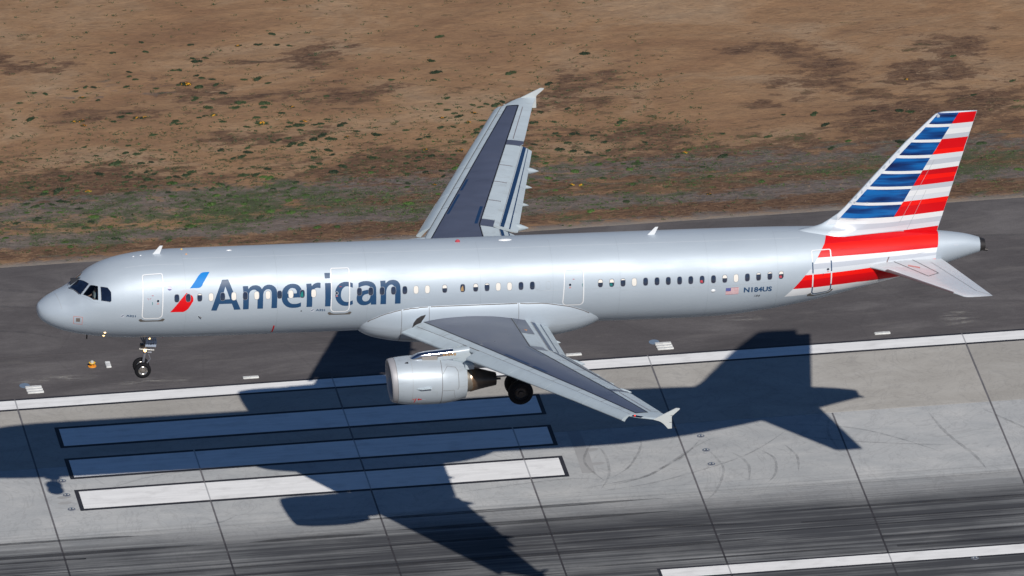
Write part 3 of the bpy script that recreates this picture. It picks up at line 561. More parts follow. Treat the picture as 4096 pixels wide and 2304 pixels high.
text_on('fleet_number_text', '184', 33.31, -14.8, 33.60, -16.1, 3.9, M['black'], shear=.35, bold=.0)
for x0, x1, p, q in ((3.86, 4.31, -4.6, -6.5), (12.70, 13.13, -6.8, -7.5)):
    text_on('type_text', 'A321', x0, p, x1, q, 3.1, navy, bold=.03)
    c = arc_poly(x0-.16, p+1.2, .088, 2.6, 24)
    o = hdecal('type_emblem', [c], M['stripegrey'], .0045, du=0)
    hdecal('type_emblem_mark', [[(x0-.24, p+1.3), (x0-.19, p+.3), (x0-.16, p+.8), (x0-.12, p+2.0), (x0-.08, p+1.8), (x0-.12, p+2.8), (x0-.17, p+1.9), (x0-.2, p+1.3)]], navy, .006, o, du=0)
o = hdecal('alliance_emblem', [arc_poly(5.872, 31.1, .098, 3.0, 24)], paint('indigo emblem', (.05, .035, .20), .3, 0, .3, .05), .0045, du=0)
hdecal('emblem_band', [[(5.78, 31.2), (5.965, 30.7), (5.965, 31.6), (5.78, 32.1)]], M['white'], .006, o, du=0)
# flag
f0x, f1x = 31.945, 32.555; fb = lambda s: -6.55-.5*s; ft = lambda s: 3.4-1.6*s*0-.3*s
fl = hdecal('flag', [[(f0x, -6.6), (f1x, -6.9), (f1x+.012, 2.9), (f0x+.008, 3.0)]], M['white'], .0045, du=0)
for k in range(7):
    y0 = -6.6+9.6*(2*k)/13; y1 = -6.6+9.6*(2*k+1)/13
    hdecal('flag_stripe', [[(f0x+(.0), y0), (f1x, y0-.2), (f1x, y1-.2), (f0x, y1)]], M['pinkred'], .006, fl, du=0)
hdecal('flag_canton', [[(f0x, -1.4), (f0x+.235, -1.5), (f0x+.24, 2.9), (f0x+.006, 3.0)]], paint('flag blue', (.02, .04, .26), .3, 0, .3, .05), .0075, fl, du=0)
for r_ in range(4):
    for c_ in range(5): hdecal('flag_star', [arc_poly(f0x+.03+c_*.044, -.7+r_*1.0, .008, .22, 5)], M['white'], .009, fl, du=0)

# ---- livery bands round the tail
TB = [(34.783,-23.14),(35.162,-10.75),(35.717,9.01),(35.935,16.66),(36.114,24.7),(36.313,33.64),(36.433,40.4),(36.542,46.03),(36.659,53.25),(36.765,62.16),(36.858,73.54),(36.871,90.0)]
BND = {0: [(34.783,-23.14),(35.966,-28.05),(37.15,-34.07),(38.324,-41),(39.6,-56),(40.6,-80)],
 1: [(35.162,-10.75),(36.076,-14.23),(37.04,-17.72),(38.274,-24.2),(39.67,-38.2),(40.785,-61.9),(41.3,-80)],
 1.5: [(35.50,1.2),(37.0,-1.12),(39.404,-8.95),(40.5,-15),(42.05,-27)],
 2: [(35.717,9.01),(36.078,8.44),(37.035,6.36),(39.197,2.14),(40.5,-1.5),(42.06,-8)],
 3: [(35.935,16.66),(37.031,14.97),(39.558,10.69),(42.07,4)],
 4: [(36.114,24.7),(37.011,23.41),(39.558,19.39),(40.97,16.69),(42.07,11.41)],
 5: [(36.313,33.64),(37.046,32.75),(39.565,29.14),(42.131,26.4)],
 6: [(36.50,43.93),(37.027,44.6),(39.587,42.72),(42.17,36)],
 7: [(36.70,55.3),(39.629,58.33),(42.24,74)], 8: [(36.871,90),(42.26,90)]}
def dense(pts, n=6):
    out = []
    for (a, b_), (c, d) in zip(pts[:-1], pts[1:]):
        for k in range(n): out.append((a+(c-a)*k/n, b_+(d-b_)*k/n))
    return out+[pts[-1]]
for lo, hi, mt in ((0, 1, 'white'), (1, 1.5, 'red'), (1.5, 2, 'redbright'), (2, 3, 'stripelight'), (3, 4, 'stripegrey'), (4, 5, 'white'), (5, 6, 'red'), (6, 7, 'redbright'), (7, 8, 'red')):
    L, U = BND[lo], BND[hi]; mid = [p for p in TB if L[0][1]+.3 < p[1] < U[0][1]-.3]
    poly = mid + dense(U) + dense(L)[::-1]
    for side in (1, -1): hdecal('tail_band', [poly], M[mt], .003 if lo != 1 else .0035, side=side, du=.4, dv=3)
# the fourth door sits on the bands
d4, mp4, W4_, H4 = door(36.028, 36.975, 46.5, 46.3, 36.077, 37.02, -29.5, -31.0, 36.80, 13.5, two=True)
hdecal('door_sill', [[(35.90, -27.5), (36.05, -25.0), (36.10, -29.5), (36.25, -33.4), (36.8, -34.2), (37.0, -31.0), (37.03, -26.5), (37.12, -27.0), (37.10, -31), (36.95, -36.0), (36.2, -35.2), (35.90, -32)]], M['sill'], .009, d4, du=.2)
hdecal('door_handle', [[(36.56, 3.5), (36.575, 3.5), (36.575, 8.5), (36.56, 8.5)]], M['black'], .013, d4, du=0)

# ---- small fittings on the fuselage
def blade(x, length, h, sweep, name='antenna', mat='white', side=0.0):
    zt = float(fZT(x+length/2)); P = [(0, 0), (length, 0), (sweep+length*.62, h), (sweep+length*.22, h)]; V = []
    for u, v in P: V += [(x+u, -.022*(1-v/h*.7), zt-.02+v), (x+u, .022*(1-v/h*.7), zt-.02+v)]
    return mk(name, V, [(0,2,4,6),(1,7,5,3),(0,1,3,2),(2,3,5,4),(4,5,7,6),(6,7,1,0)], M[mat], PLANE, smooth=False)
blade(5.30, .34, .42, .26); blade(28.50, .34, .40, .30)
def dome(x, phi, rx, ry, h, mat, name):
    V = []; F = []; n = 16
    for i in range(5):
        a = i/4*math.pi/2; r = math.cos(a)
        for k in range(n):
            t = 2*math.pi*k/n; V.append(hull(x+rx*r*math.cos(t), phi+math.degrees(ry/2.0)*r*math.sin(t), h*math.sin(a)-.004))
    for i in range(4):
        for k in range(n): F.append((i*n+k, i*n+(k+1)%n, (i+1)*n+(k+1)%n, (i+1)*n+k))
    return mk(name, V, F, M[mat], PLANE)
dome(8.88, 90, .13, .05, .04, 'white', 'antenna_dome'); dome(4.42, 90, .05, .035, .03, 'white', 'antenna_dome'); dome(4.76, 90, .05, .035, .03, 'white', 'antenna_dome')
dome(21.82, 90, .33, .10, .06, 'white', 'antenna_dome'); dome(19.59, 90, .12, .07, .12, 'pinkred', 'beacon_light'); dome(31.35, 0.8-.5, .11, .08, .05, 'white', 'drain_fairing')
dome(6.85, 84, .05, .03, .03, 'orange', 'lifting_point'); dome(6.72, 100, .05, .03, .05, 'yellow', 'lifting_point')
dome(3.0, -38.4, .05, .04, .04, 'lamp_warm', 'landing_light'); dome(3.0, -52, .05, .04, .04, 'lamp_warm', 'landing_light')
dome(12.02, -6.0, .035, .035, .02, 'darkmetal', 'static_port')
b = MB(); b.tube([hull(7.22, -7.5, .0), hull(7.28, -8, .07), hull(7.36, -9.4, .08)], .02, 6); b.build('drain_mast', M['metal'], PLANE)
b = MB(); b.box((2.35, -.3, -1.93), (.06, .03, .25)); b.build('probe', M['darkmetal'], PLANE, smooth=False)
b = MB(); b.box((5.9, -.3, -2.08), (.04, .02, .12)); b.build('probe', M['pinkred'], PLANE, smooth=False)
b = MB(); b.box((29.3, -.1, -2.12), (.28, .06, .12)); b.build('drain_mast', M['darkmetal'], PLANE, smooth=False)
BX = [(1.511,10.47),(1.926,3.75),(1.913,-14.21),(1.512,-10.41)]
bo = hdecal('service_panel_outline', [BX, scaled(BX, .9)], paint_pink, .005, du=0)
hdecal('service_panel', [[(1.629,4.34),(1.807,2.28),(1.806,-6.36),(1.628,-4.88)]], paint('brownish probe plate', (.22, .18, .16), .4, .3, .1, .1), .006, bo, du=0)
hdecal('red_marking', [[(10.79,-30),(10.86,-30),(10.84,-50),(10.78,-50)]], M['red'], .005, du=0)
hdecal('radome_joint', [[(.815,95),(.835,95),(.95,55),(1.03,31),(1.015,31),(.935,55)]], M['linefaint'], .003, du=.05)
hdecal('nose_scuff', [[(1.2,-33),(2.4,-36.2),(3.4,-38),(3.4,-38.3),(2.4,-36.5),(1.2,-33.3)]], M['lightgrey'], .003, du=.1)
for (x0, p0), (x1, p1) in [((3.9, 68), (6.6, 64.5)), ((6.6, 74), (13.5, 72.5)), ((13.5, 72.4), (27.0, 71.0)), ((27, 71), (35.6, 69.5))]:
    hdecal('skin_joint', [dense([(x0, p0), (x1, p1)]) + dense([(x0, p0+.28), (x1, p1+.28)])[::-1]], M['stripelight'], .003, du=.5)
for x in (6.62, 10.9, 15.1, 20.4, 23.8, 26.95, 31.1, 34.4, 38.9):
    hdecal('frame_joint', [[(x, -62), (x+.012, -62), (x+.012, 88), (x, 88)]], M['frameline'], .0022, du=0)
for x0, x1, p in [(16.8, 17.9, 4.6), (2.0+21, 27.0, 9.5), (27, 34.3, 6.2)]:
    hdecal('skin_joint', [dense([(x0, p), (x1, p)]) + dense([(x0, p+.22), (x1, p+.22)])[::-1]], M['linefaint'], .0028, du=.5)
hdecal('cargo_door_outline', [[(7.0,-46),(9.0,-46),(9.0,-46.4),(7.0,-46.4)]], M['linefaint'], .003, du=.5)
hdecal('tail_panel', [[(42.95,29.5),(43.17,28.5),(43.16,24.5),(42.94,25.5)]], M['stripegrey'], .004, du=0)
# person in the left seat of the cockpit
def skinned(name, verts, edges, radii, mat, root=0, sub=2, flat=1.0):
    me = bpy.data.meshes.new(name); me.from_pydata(verts, edges, []); me.materials.append(mat)
    o = bpy.data.objects.new(name, me); COL.objects.link(o); md = o.modifiers.new('skin', 'SKIN'); md.use_smooth_shade = True
    for i, r in enumerate(radii):
        sv = me.skin_vertices[0].data[i]; sv.radius = (r, r*flat); sv.use_root = (i == root)
    ss = o.modifiers.new('sub', 'SUBSURF'); ss.levels = sub; ss.render_levels = sub
    bpy.context.view_layer.update(); nm = bpy.data.meshes.new_from_object(o.evaluated_get(bpy.context.evaluated_depsgraph_get()))
    o.modifiers.clear(); o.data = nm; nm.name = name; bpy.data.meshes.remove(me); return o
VP = [(0,0,.0),(0,0,.22),(0,0,.44),(0,0,.55),(0,0,.64),(-.01,0,.74),(0,-.19,.46),(-.08,-.27,.24),(-.30,-.20,.16),(-.40,-.17,.17),(0,.19,.46),(-.08,.27,.24),(-.30,.20,.16),(-.40,.17,.17),(0,-.10,-.02),(-.42,-.12,.02),(-.48,-.12,-.38),(0,.10,-.02),(-.42,.12,.02),(-.48,.12,-.38)]
EP = [(0,1),(1,2),(2,3),(3,4),(4,5),(2,6),(6,7),(7,8),(8,9),(2,10),(10,11),(11,12),(12,13),(0,14),(14,15),(15,16),(0,17),(17,18),(18,19)]
RP = [.15,.15,.15,.06,.09,.085,.075,.05,.038,.035,.075,.05,.038,.035,.09,.07,.05,.09,.07,.05]
pil = skinned('person', VP, EP, RP, M['skin'])
A4 = PLANE.matrix_basis
pil.matrix_world = A4 @ Matrix.Translation((2.62, -.62, .02)) 
tag(pil, 'person in a pale shirt seated behind the left cockpit side window', 'person')
sh = skinned('shirt', [(0,0,.02),(0,0,.24),(0,0,.45),(0,-.19,.47),(-.08,-.27,.25),(0,.19,.47),(-.08,.27,.25)], [(0,1),(1,2),(2,3),(3,4),(2,5),(5,6)], [.165,.165,.165,.09,.065,.09,.065], M['shirt']); sh.parent = pil
hr = skinned('hair', [(.02,0,.70),(.01,0,.77)], [(0,1)], [.095,.09], M['hair']); hr.parent = pil
# ------------------------------------------------------------------ belly fairing
bx = [14.75, 15.0, 15.4, 15.9, 16.6, 17.6, 19, 21, 23, 24, 25, 25.8, 26.3, 26.7]
ba = [1.30, 1.62, 1.82, 1.96, 2.08, 2.15, 2.16, 2.16, 2.14, 2.08, 1.93, 1.68, 1.42, 1.1]
bb = [.75, 1.0, 1.2, 1.34, 1.47, 1.57, 1.61, 1.61, 1.58, 1.50, 1.32, 1.08, .84, .6]
fa, fb_ = pchip(bx, ba), pchip(bx, bb)
V = []; F = []; X = np.linspace(14.75, 26.7, 90); n = 96
for x in X:
    for k in range(n):
        a = 2*math.pi*k/n; c, s = math.cos(a), math.sin(a); p = 2.35
        V.append((x, -float(fa(x))*math.copysign(abs(c)**(2/p), c), -1.02+float(fb_(x))*math.copysign(abs(s)**(2/p), s)))
for i in range(len(X)-1):
    for k in range(n): F.append((i*n+k, (i+1)*n+k, (i+1)*n+(k+1)%n, i*n+(k+1)%n))
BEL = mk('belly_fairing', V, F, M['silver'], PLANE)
def belly(x, a, off=.004):
    c, s = math.cos(math.radians(a)), math.sin(math.radians(a)); p = 2.35
    v = Vector((x, -float(fa(x))*math.copysign(abs(c)**(2/p), c), -1.02+float(fb_(x))*math.copysign(abs(s)**(2/p), s)))
    return v + Vector((0, -c, s))*off
def bdecal(name, poly, mat, off=.004):
    return put(slice_uv([poly], .3, 4), lambda u, v: belly(u, v, off), name, mat, BEL)
for x in (16.72, 18.0, 22.2): bdecal('panel_joint', dense([(x, -58), (x, 40)])+dense([(x+.018, -58), (x+.018, 40)])[::-1], M['line'])
bdecal('panel_joint', dense([(16.72, -34), (17.35, -34)])+dense([(16.72, -34.8), (17.35, -34.8)])[::-1], M['line'])
for x0, x1 in ((15.2, 16.7), (16.8, 17.95), (18.08, 22.15), (22.28, 25.6)):
    n_ = 10; up = [(x0+(x1-x0)*i/n_) for i in range(n_+1)]
    def seam(x):   # where the fairing leaves the fuselage side
        best = 0
        for a in range(60, -10, -1):
            q = belly(x, a, 0); h = float(fHW(x)); zt, zb = float(fZT(x)), float(fZB(x))
            if (q.y/h)**2+((q.z-(zt+zb)/2)/((zt-zb)/2))**2 >= 1: return a
        return best
    sa = [seam(x) for x in up]
    bdecal('fairing_seam', [(x, a-.1) for x, a in zip(up, sa)]+[(x, a-1.5) for x, a in zip(up, sa)][::-1], M['line'], .006)
bdecal('access_panel', [(24.3, -22), (24.75, -22), (24.75, -44), (24.3, -44)], M['silver'], .007)
bdecal('access_panel_edge', [(24.29, -21.4), (24.76, -21.4), (24.76, -22), (24.29, -22)], M['linefaint'], .0075)
bdecal('access_latch', [(24.62, -33), (24.72, -33), (24.72, -34), (24.62, -34)], M['black'], .0075)
root_shadow = bdecal('root_shadow_patch', [(17.22, -6), (17.28, 1), (17.42, 7), (17.62, 11), (17.85, 13), (17.8, 9), (17.6, 0), (17.4, -9)], M['darkmetal'], .005)  # dark crescent painted in for the shadow at the slat root

# ------------------------------------------------------------------ wings
def zw(y): return lin(y, [0, 2, 6.48, 13.29, 16.3, 17.05], [-1.15, -.9, -.283, .671, 1.045, 1.13])
def x_slat_te(y): return 24.56-.5186*(16.15-y)
def x_line_f(y): return 24.95-.508*(16.3-y)
def x_line_r(y): return lin(y, [0, 6.48, 16.3], [21.84, 21.905, 25.49])
def x_le(y): return lin(y, [0, 16.3, 16.5, 16.75, 17.0], [x_slat_te(0)-.10, x_slat_te(16.3)-.06, 24.80, 25.15, 25.58])
def x_te(y): return lin(y, [0, 6.5, 12.93, 13.12, 16.2, 17.0], [22.48, 22.56, 24.93, 25.16, 26.12, 26.45])
ES = [0, .01, .03, .07, .15, .3, .5, .7, .85, 1.0]
EU = pchip(ES, [-.085, -.060, -.040, -.020, .0, .020, .028, .020, .0, -.030])
ELo = pchip(ES, [-.085, -.100, -.112, -.122, -.132, -.140, -.132, -.105, -.075, -.043])
def wz(x, y, up=True):
    a, c = x_le(y), x_te(y)-x_le(y); s = min(max((x-a)/c, 0), 1)
    return zw(y)+c*float((EU if up else ELo)(s))*(1 if y < 13 else 1-.25*(y-13)/4)
YS = sorted(set(list(np.arange(1.2, 12.9, .35))+[12.93, 13.12]+list(np.arange(13.3, 16.3, .4))+[16.3, 16.5, 16.62, 16.75, 16.88, 17.0]))
def wing(side):
    S = [0, .004, .012, .03, .05, .08, .12, .18, .25, .35, .45, .55, .65, .75, .85, .93, 1.0]; V = []; F = []; n = 2*len(S)-1
    for y in YS:
        a, c = x_le(y), x_te(y)-x_le(y)
        for s in S[::-1]: V.append((a+c*s, side*y, wz(a+c*s, y)))
        for s in S[1:]: V.append((a+c*s, side*y, wz(a+c*s, y, False)))
    for i in range(len(YS)-1):
        for k in range(n): F.append((i*n+k, i*n+(k+1)%n, (i+1)*n+(k+1)%n, (i+1)*n+k))
    F.append(tuple(range(n))); F.append(tuple((len(YS)-1)*n+k for k in range(n)))
    W = mk('wing', V, F, M['winggrey'], PLANE, sharp=50)
    def patch(name, ya, yb, xa, xb, off, mat, ny=12, nx=6, parent=W, thick=False):
        V = []; F = []
        for i in range(ny+1):
            y = ya+(yb-ya)*i/ny; A, B = xa(y), xb(y)
            for j in range(nx+1):
                x = A+(B-A)*j/nx; V.append((x, side*y, wz(x, y)+off))
        for i in range(ny):
            for j in range(nx): F.append((i*(nx+1)+j, i*(nx+1)+j+1, (i+1)*(nx+1)+j+1, (i+1)*(nx+1)+j))
        return mk(name, V, F, M[mat], parent)
    K = lambda v: (lambda y: v)
    patch('walkway', 1.9, 16.3, x_line_f, lambda y: x_line_r(y), .004, 'walk', 60, 14)
    patch('walkway_edge', 1.9, 16.3, lambda y: x_line_f(y)-.03, lambda y: x_line_f(y)+.03, .008, 'black', 60, 1)
    patch('walkway_edge', 1.9, 6.48, lambda y: x_line_r(y)-.03, lambda y: x_line_r(y)+.03, .008, 'black', 16, 1)
    patch('walkway_edge', 6.48, 16.3, lambda y: x_line_r(y)-.03, lambda y: x_line_r(y)+.03, .008, 'black', 40, 1)
    patch('walkway_edge', 16.25, 16.32, lambda y: x_line_f(y), lambda y: x_line_r(y), .0085, 'black', 1, 6)
    # spoilers
    for ya, yb in ((2.1, 4.35), (4.4, 6.3), (6.95, 8.43), (8.47, 9.93), (9.97, 11.28), (11.32, 12.9)):
        inner = yb < 4.4
        patch('spoiler', ya, yb, lambda y: x_line_r(y)+.05, lambda y: x_te(y)+.02, .012, 'walk' if inner else 'winggrey', 8, 6)
    for y in (8.45, 9.95, 11.30): patch('spoiler_gap', y-.018, y+.018, lambda y: x_line_r(y)+.05, lambda y: x_te(y), .014, 'ferrule', 1, 6)
    patch('dark_panel', 6.38, 6.92, lambda y: x_line_r(y)+.03, lambda y: x_te(y)+.01, .010, 'walk', 4, 4)
    patch('dark_panel', 12.95, 13.32, lambda y: x_line_r(y)+.03, lambda y: x_te(y)+.01, .012, 'walk', 4, 4)
    # leading edge panel joints
    for y in (4.0, 8.0, 9.6, 11.2, 12.8, 14.4, 15.6):
        patch('panel_joint', y, y+.016, lambda q: x_slat_te(q)+.02, lambda q: x_line_f(q)-.03, .004, 'line', 1, 4)
    patch('slat_gap_line', 2.3, 16.3, lambda y: x_slat_te(y)+.012, lambda y: x_slat_te(y)+.045, .006, 'line', 60, 1)  # painted strip for the shadow gap behind the slats and its brown dirt
    # aileron
    hx = lambda y: 24.67+(25.70-24.67)*(y-13.27)/2.98
    patch('aileron', 13.42, 16.15, lambda y: hx(y)+.02, lambda y: x_te(y)+.015, .010, 'winggrey', 12, 5)
    patch('aileron_hinge', 13.42, 16.15, lambda y: hx(y)-.012, lambda y: hx(y)+.02, .008, 'ferrule', 12, 1)
    # wing tip with lights
    patch('navigation_light_cover', 16.42, 16.72, lambda y: x_le(y)+.002, lambda y: x_le(y)+.12, .010, 'cockpitglass', 4, 5)
    b = MB(); b.box((x_le(16.5)+.05, side*16.5, wz(x_le(16.5)+.05, 16.5)+.02), (.07, .06, .03)); b.build('navigation_light', M['lamp_red'] if side < 0 else M['lens'], W, smooth=False)
    # slats
    def drop(y): return lin(y, [2, 6.4, 16.4], [.50, .45, .27])
    def xsl(y): return 18.96+.542*(y-6.44)
    for ya, yb in ((2.35, 5.40), (6.50, 9.18), (9.21, 11.48), (11.51, 13.88), (13.91, 16.35)):
        V = []; F = []; N = 10
        for i in range(N+1):
            y = ya+(yb-ya)*i/N; tx, tz = x_slat_te(y)+.01, wz(x_slat_te(y)+.01, y)+.03; lx, lz = xsl(y), zw(y)-drop(y); c = tx-lx
            P = []
            for t in np.linspace(0, 1, 9):      # top surface, trailing edge to nose
                P.append((tx-c*(1-(1-t)**1.25*1.0)*1.0 if False else tx-c*t, tz+(lz+.06-tz)*(t**1.7)))
            nr = .075 if y < 9 else .055
            for a in np.linspace(20, 200, 7): P.append((lx+nr*.25-nr*math.sin(math.radians(a))*.9, lz-.01+nr*math.cos(math.radians(a))))
            P.append((lx+.28*c, lz-.10)); P.append((lx+.45*c, lz+.02)); P.append((tx-.12*c, tz-.06))
            V += [(p[0], side*y, p[1]) for p in P]; m = len(P)
        for i in range(N):
            for k in range(m): F.append((i*m+k, i*m+(k+1)%m, (i+1)*m+(k+1)%m, (i+1)*m+k))
        F += [tuple(range(m)), tuple(N*m+k for k in range(m))]
        mk('slat', V, F, M['slatgrey'], W, sharp=45)
    # flaps
    def flap(ya, yb, zd, ext):
        def fp(y, t):
            xq = x_te(min(y, 12.93))+(.36*(y-12.93) if y > 12.93 else 0)
            x0, z0 = xq-.10, wz(x_te(y)-.1, y)-.035; x1, z1 = xq+ext(y), zw(y)-zd(y); return x0+(x1-x0)*t, z0+(z1-z0)*(.35*t+.65*t**1.6)
        N = 14; T = np.linspace(0, 1, 13); V = []; F = []
        for i in range(N+1):
            y = ya+(yb-ya)*i/N; P = [(*fp(y, t),) for t in T]; P += [(fp(y, t)[0], fp(y, t)[1]-.02-.17*math.sin(math.pi*min(1, t*1.0))**.6*(1-t*.5)) for t in T[::-1][1:]]
            V += [(p[0], side*y, p[1]) for p in P]; m = len(P)
        for i in range(N):
            for k in range(m): F.append((i*m+k, i*m+(k+1)%m, (i+1)*m+(k+1)%m, (i+1)*m+k))
        F += [tuple(range(m)), tuple(N*m+k for k in range(m))]
        fo = mk('flap', V, F, M['winggrey'], W, sharp=45)
        def strip(name, t0, t1, mat, off):
            V = []; F = []
            for i in range(N+1):
                y = ya+(yb-ya)*i/N
                a0 = t0(y) if callable(t0) else t0; a1 = t1(y) if callable(t1) else t1
                for t in (a0, (a0+a1)/2, a1): p = fp(y, t); V.append((p[0], side*y, p[1]+off))
            for i in range(N):
                for k in range(2): F.append((i*3+k, i*3+k+1, i*3+k+4, i*3+k+3))
            mk(name, V, F, M[mat], W)
        fr = lambda y: (y-6.6)/6.5
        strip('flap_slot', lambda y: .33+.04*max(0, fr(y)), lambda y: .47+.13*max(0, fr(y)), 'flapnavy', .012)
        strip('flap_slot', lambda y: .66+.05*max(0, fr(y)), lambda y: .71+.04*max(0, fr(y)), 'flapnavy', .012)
        for t in (.36,): strip('flap_seam', .30, .312, 'ferrule', .010)
    flap(6.62, 13.08, lambda y: lin(y, [6.6, 13.1], [.57, .43]), lambda y: lin(y, [6.6, 13.1], [1.18, .60]))
    flap(2.05, 6.42, lambda y: .62, lambda y: lin(y, [2, 6.4], [1.15, 1.12]))
    # flap track fairings
    for y, L, r in ((3.9, .8, .10), (7.2, 1.55, .20), (9.0, .9, .10), (10.4, .9, .10), (11.7, 1.45, .17)):
        xt = x_te(y)+lin(y, [2, 6.6, 13.1], [1.1, 1.15, .65]); zt = zw(y)-lin(y, [2, 6.6, 13.1], [.62, .57, .43])
        b = MB(); P = [(xt-1.9, side*y, zt+.05), (xt-1.3, side*y, zt-.02), (xt-.5, side*y, zt-.10), (xt+.02, side*y, zt-.12), (xt+L*.17, side*y, zt-.14), (xt+L*.30, side*y, zt-.16)]
        b.tube(P, [r*.5, r*1.1, r*1.2, r*.9, r*.5, r*.08], 14); b.build('flap_track_fairing', M['winggrey'], W)
    # wing tip fence
    FP = [(25.61,1.064),(26.638,1.591),(26.811,1.576),(26.80,1.53),(26.484,1.226),(26.458,1.175),(26.494,.585),(26.316,.576),(26.16,.76),(26.06,.86),(25.95,.94),(25.844,.99)]
    V = [(x, side*(17.0-.025), z) for x, z in FP]+[(x, side*(17.0+.025), z) for x, z in FP]; n = len(FP)
    F = [tuple(range(n)), tuple(range(n, 2*n))[::-1]]+[(i, (i+1)%n, (i+1)%n+n, i+n) for i in range(n)]
    mk('wing_fence', V, F, M['fence'], W, smooth=False)
    b = MB(); b.tube([(26.49, side*17.0, .62), (26.72, side*17.0, .60)], .008, 5); b.tube([(26.40, side*17.03, 1.24), (26.50, side*17.03, 1.24)], .008, 5); b.tube([(26.36, side*17.03, .90), (26.47, side*17.03, .90)], .008, 5); b.build('static_wick', M['darkmetal'], W)
    # placard blocks printed on the walkway
    for y0, y1 in ((7.4, 9.0), (9.3, 10.2)) : patch('printed_notice', y0, y1, lambda y: x_line_f(y)+.08, lambda y: x_line_f(y)+.20, .007, 'flapnavy', 6, 1)
    patch('printed_notice', 6.5, 7.9, lambda y: x_line_r(y)-.25, lambda y: x_line_r(y)-.10, .007, 'flapnavy', 6, 1)
    if side < 0:
        V = [(22.15, -3.75, 0), (22.32, -3.75, 0), (22.235, -3.95, 0)]; V = [(x, y, wz(x, -y)+.016) for x, y, _ in V]
        mk('warning_triangle', V, [(0, 1, 2)], M['orange'], W, smooth=False)
    return W
WP = wing(-1); WS = wing(1)

# ------------------------------------------------------------------ engines (port built, starboard mirrored)
CY = -5.75
def zc(x): return lin(x, [15.5, 19.1, 20.6], [-2.07, -2.13, -2.19])
def nac(prof, n=72):
    V, F = [], []
    for x, r in prof:
        for k in range(n):
            a = 2*math.pi*k/n; t = max(0, min(1, (16.4-x)/.9)); V.append((x-.10*math.sin(a)*t, CY+r*math.cos(a), zc(x)+r*math.sin(a)))
    for i in range(len(prof)-1):
        for k in range(n): F.append((i*n+k, (i+1)*n+k, (i+1)*n+(k+1)%n, i*n+(k+1)%n))
    return V, F
OUT = pchip([15.80, 16.0, 16.4, 17.0, 17.8, 18.5, 19.06], [1.052, 1.085, 1.125, 1.14, 1.125, 1.03, .88])
cowlp = [(x, float(OUT(x))) for x in np.linspace(15.80, 19.06, 30)]+[(19.04, .855), (18.6, .84)]
ENG = mk('engine', *nac(cowlp), M['cowl'], PLANE, sharp=50)
mk('inlet_lip', *nac([(15.79, .832), (15.68, .85), (15.57, .90), (15.54, .945), (15.56, .985), (15.63, 1.015), (15.72, 1.037), (15.80, 1.052)]), M['lip'], ENG)
mk('inlet_duct', *nac([(16.6, .82), (15.78, .832)]), M['black'], ENG)  # black colour stands in for the shade inside the inlet, fan included
V, F = nac([(16.55, .82), (16.56, .02)], 36); mk('fan_backing', V, F, M['black'], ENG)
b = MB()
for k in range(30):
    a = 2*math.pi*k/30; c, s = math.cos(a), math.sin(a); c2, s2 = math.cos(a+.12), math.sin(a+.12); z0 = zc(16.4)
    b.add([(16.42, CY+.25*c, z0+.25*s), (16.5, CY+.25*c2, z0+.25*s2), (16.5, CY+.79*c2, z0+.79*s2), (16.40, CY+.79*c, z0+.79*s)], [(0, 1, 2, 3)])
b.build('fan', M['black'], ENG, smooth=False)
V, F = nac([(16.45, .26), (16.3, .22), (16.15, .13), (16.05, .02)], 24); mk('spinner', V, F, M['darkmetal'], ENG)
mk('cowl_joint', *nac([(16.455, float(OUT(16.455))+.004), (16.475, float(OUT(16.475))+.004)]), M['linefaint'], ENG)
mk('cowl_joint', *nac([(17.83, float(OUT(17.83))+.004), (17.852, float(OUT(17.852))+.004)]), M['line'], ENG)
mk('cowl_joint', *nac([(15.795, 1.056), (15.81, 1.057)]), M['line'], ENG)
def ndecal(name, poly, mat, off=.005, parent=None):
    return put(slice_uv([poly], .15, 5), lambda u, v: Vector((u, CY-(float(OUT(u))+off)*math.cos(math.radians(v)), zc(u)+(float(OUT(u))+off)*math.sin(math.radians(v)))), name, mat, parent or ENG)
for pts in ([(17.87, 62), (18.08, 40), (18.09, 40), (17.88, 62)][::1], ):
    pass
ndecal('reverser_edge', [(17.86, 38), (18.12, 60), (18.50, 58), (18.52, 57.2), (18.13, 59.2), (17.86, 37)], M['line'])
ndecal('reverser_edge', [(18.50, 58), (18.62, 48), (18.64, 5), (18.58, -3), (18.57, -2.4), (18.62, 5), (18.605, 47), (18.49, 57.4)], M['line'])
ndecal('reverser_edge', [(17.86, -1.5), (18.4, -2.5), (18.4, -3.1), (17.86, -2.2)], M['line'])
ndecal('reverser_edge', [(18.4, -2.5), (18.42, -14), (18.5, -30), (18.51, -30), (18.43, -14), (18.41, -2.5)], M['line'])
ndecal('oil_access_outline', [(17.35, -4), (17.6, -4), (17.6, -4.6), (17.35, -4.6)], M['linefaint'])
ndecal('oil_access_outline', [(17.595, -4), (17.61, -4), (17.61, -17), (17.595, -17)], M['linefaint'])
ndecal('red_marking', [(16.62, -22), (16.66, -22), (16.60, -40), (16.56, -40)], M['red'])
ndecal('red_marking', arc_poly(16.53, -26, .055, 2.6, 16), paint_pink)
ndecal('red_marking', [(16.70, -26), (16.76, -22.5), (16.80, -22.5), (16.80, -25), (16.9, -23.8), (16.9, -28.2), (16.8, -26.8), (16.80, -29), (16.76, -29)], M['red'])
ndecal('small_grille', arc_poly(17.02, -26.5, .09, 1.4, 14), M['stripegrey'])
ndecal('vent_scoop', [(16.15, 70), (16.32, 68), (16.33, 74), (16.2, 73)], M['black'])
V = []
for x, a, h in ((16.62, 4, 0), (17.30, 8, 0), (17.32, 8, .20), (16.85, 5, .14)):
    for d in (-.6, .6): r = float(OUT(x))+h; V.append((x, CY-r*math.cos(math.radians(a+d)), zc(x)+r*math.sin(math.radians(a+d))))
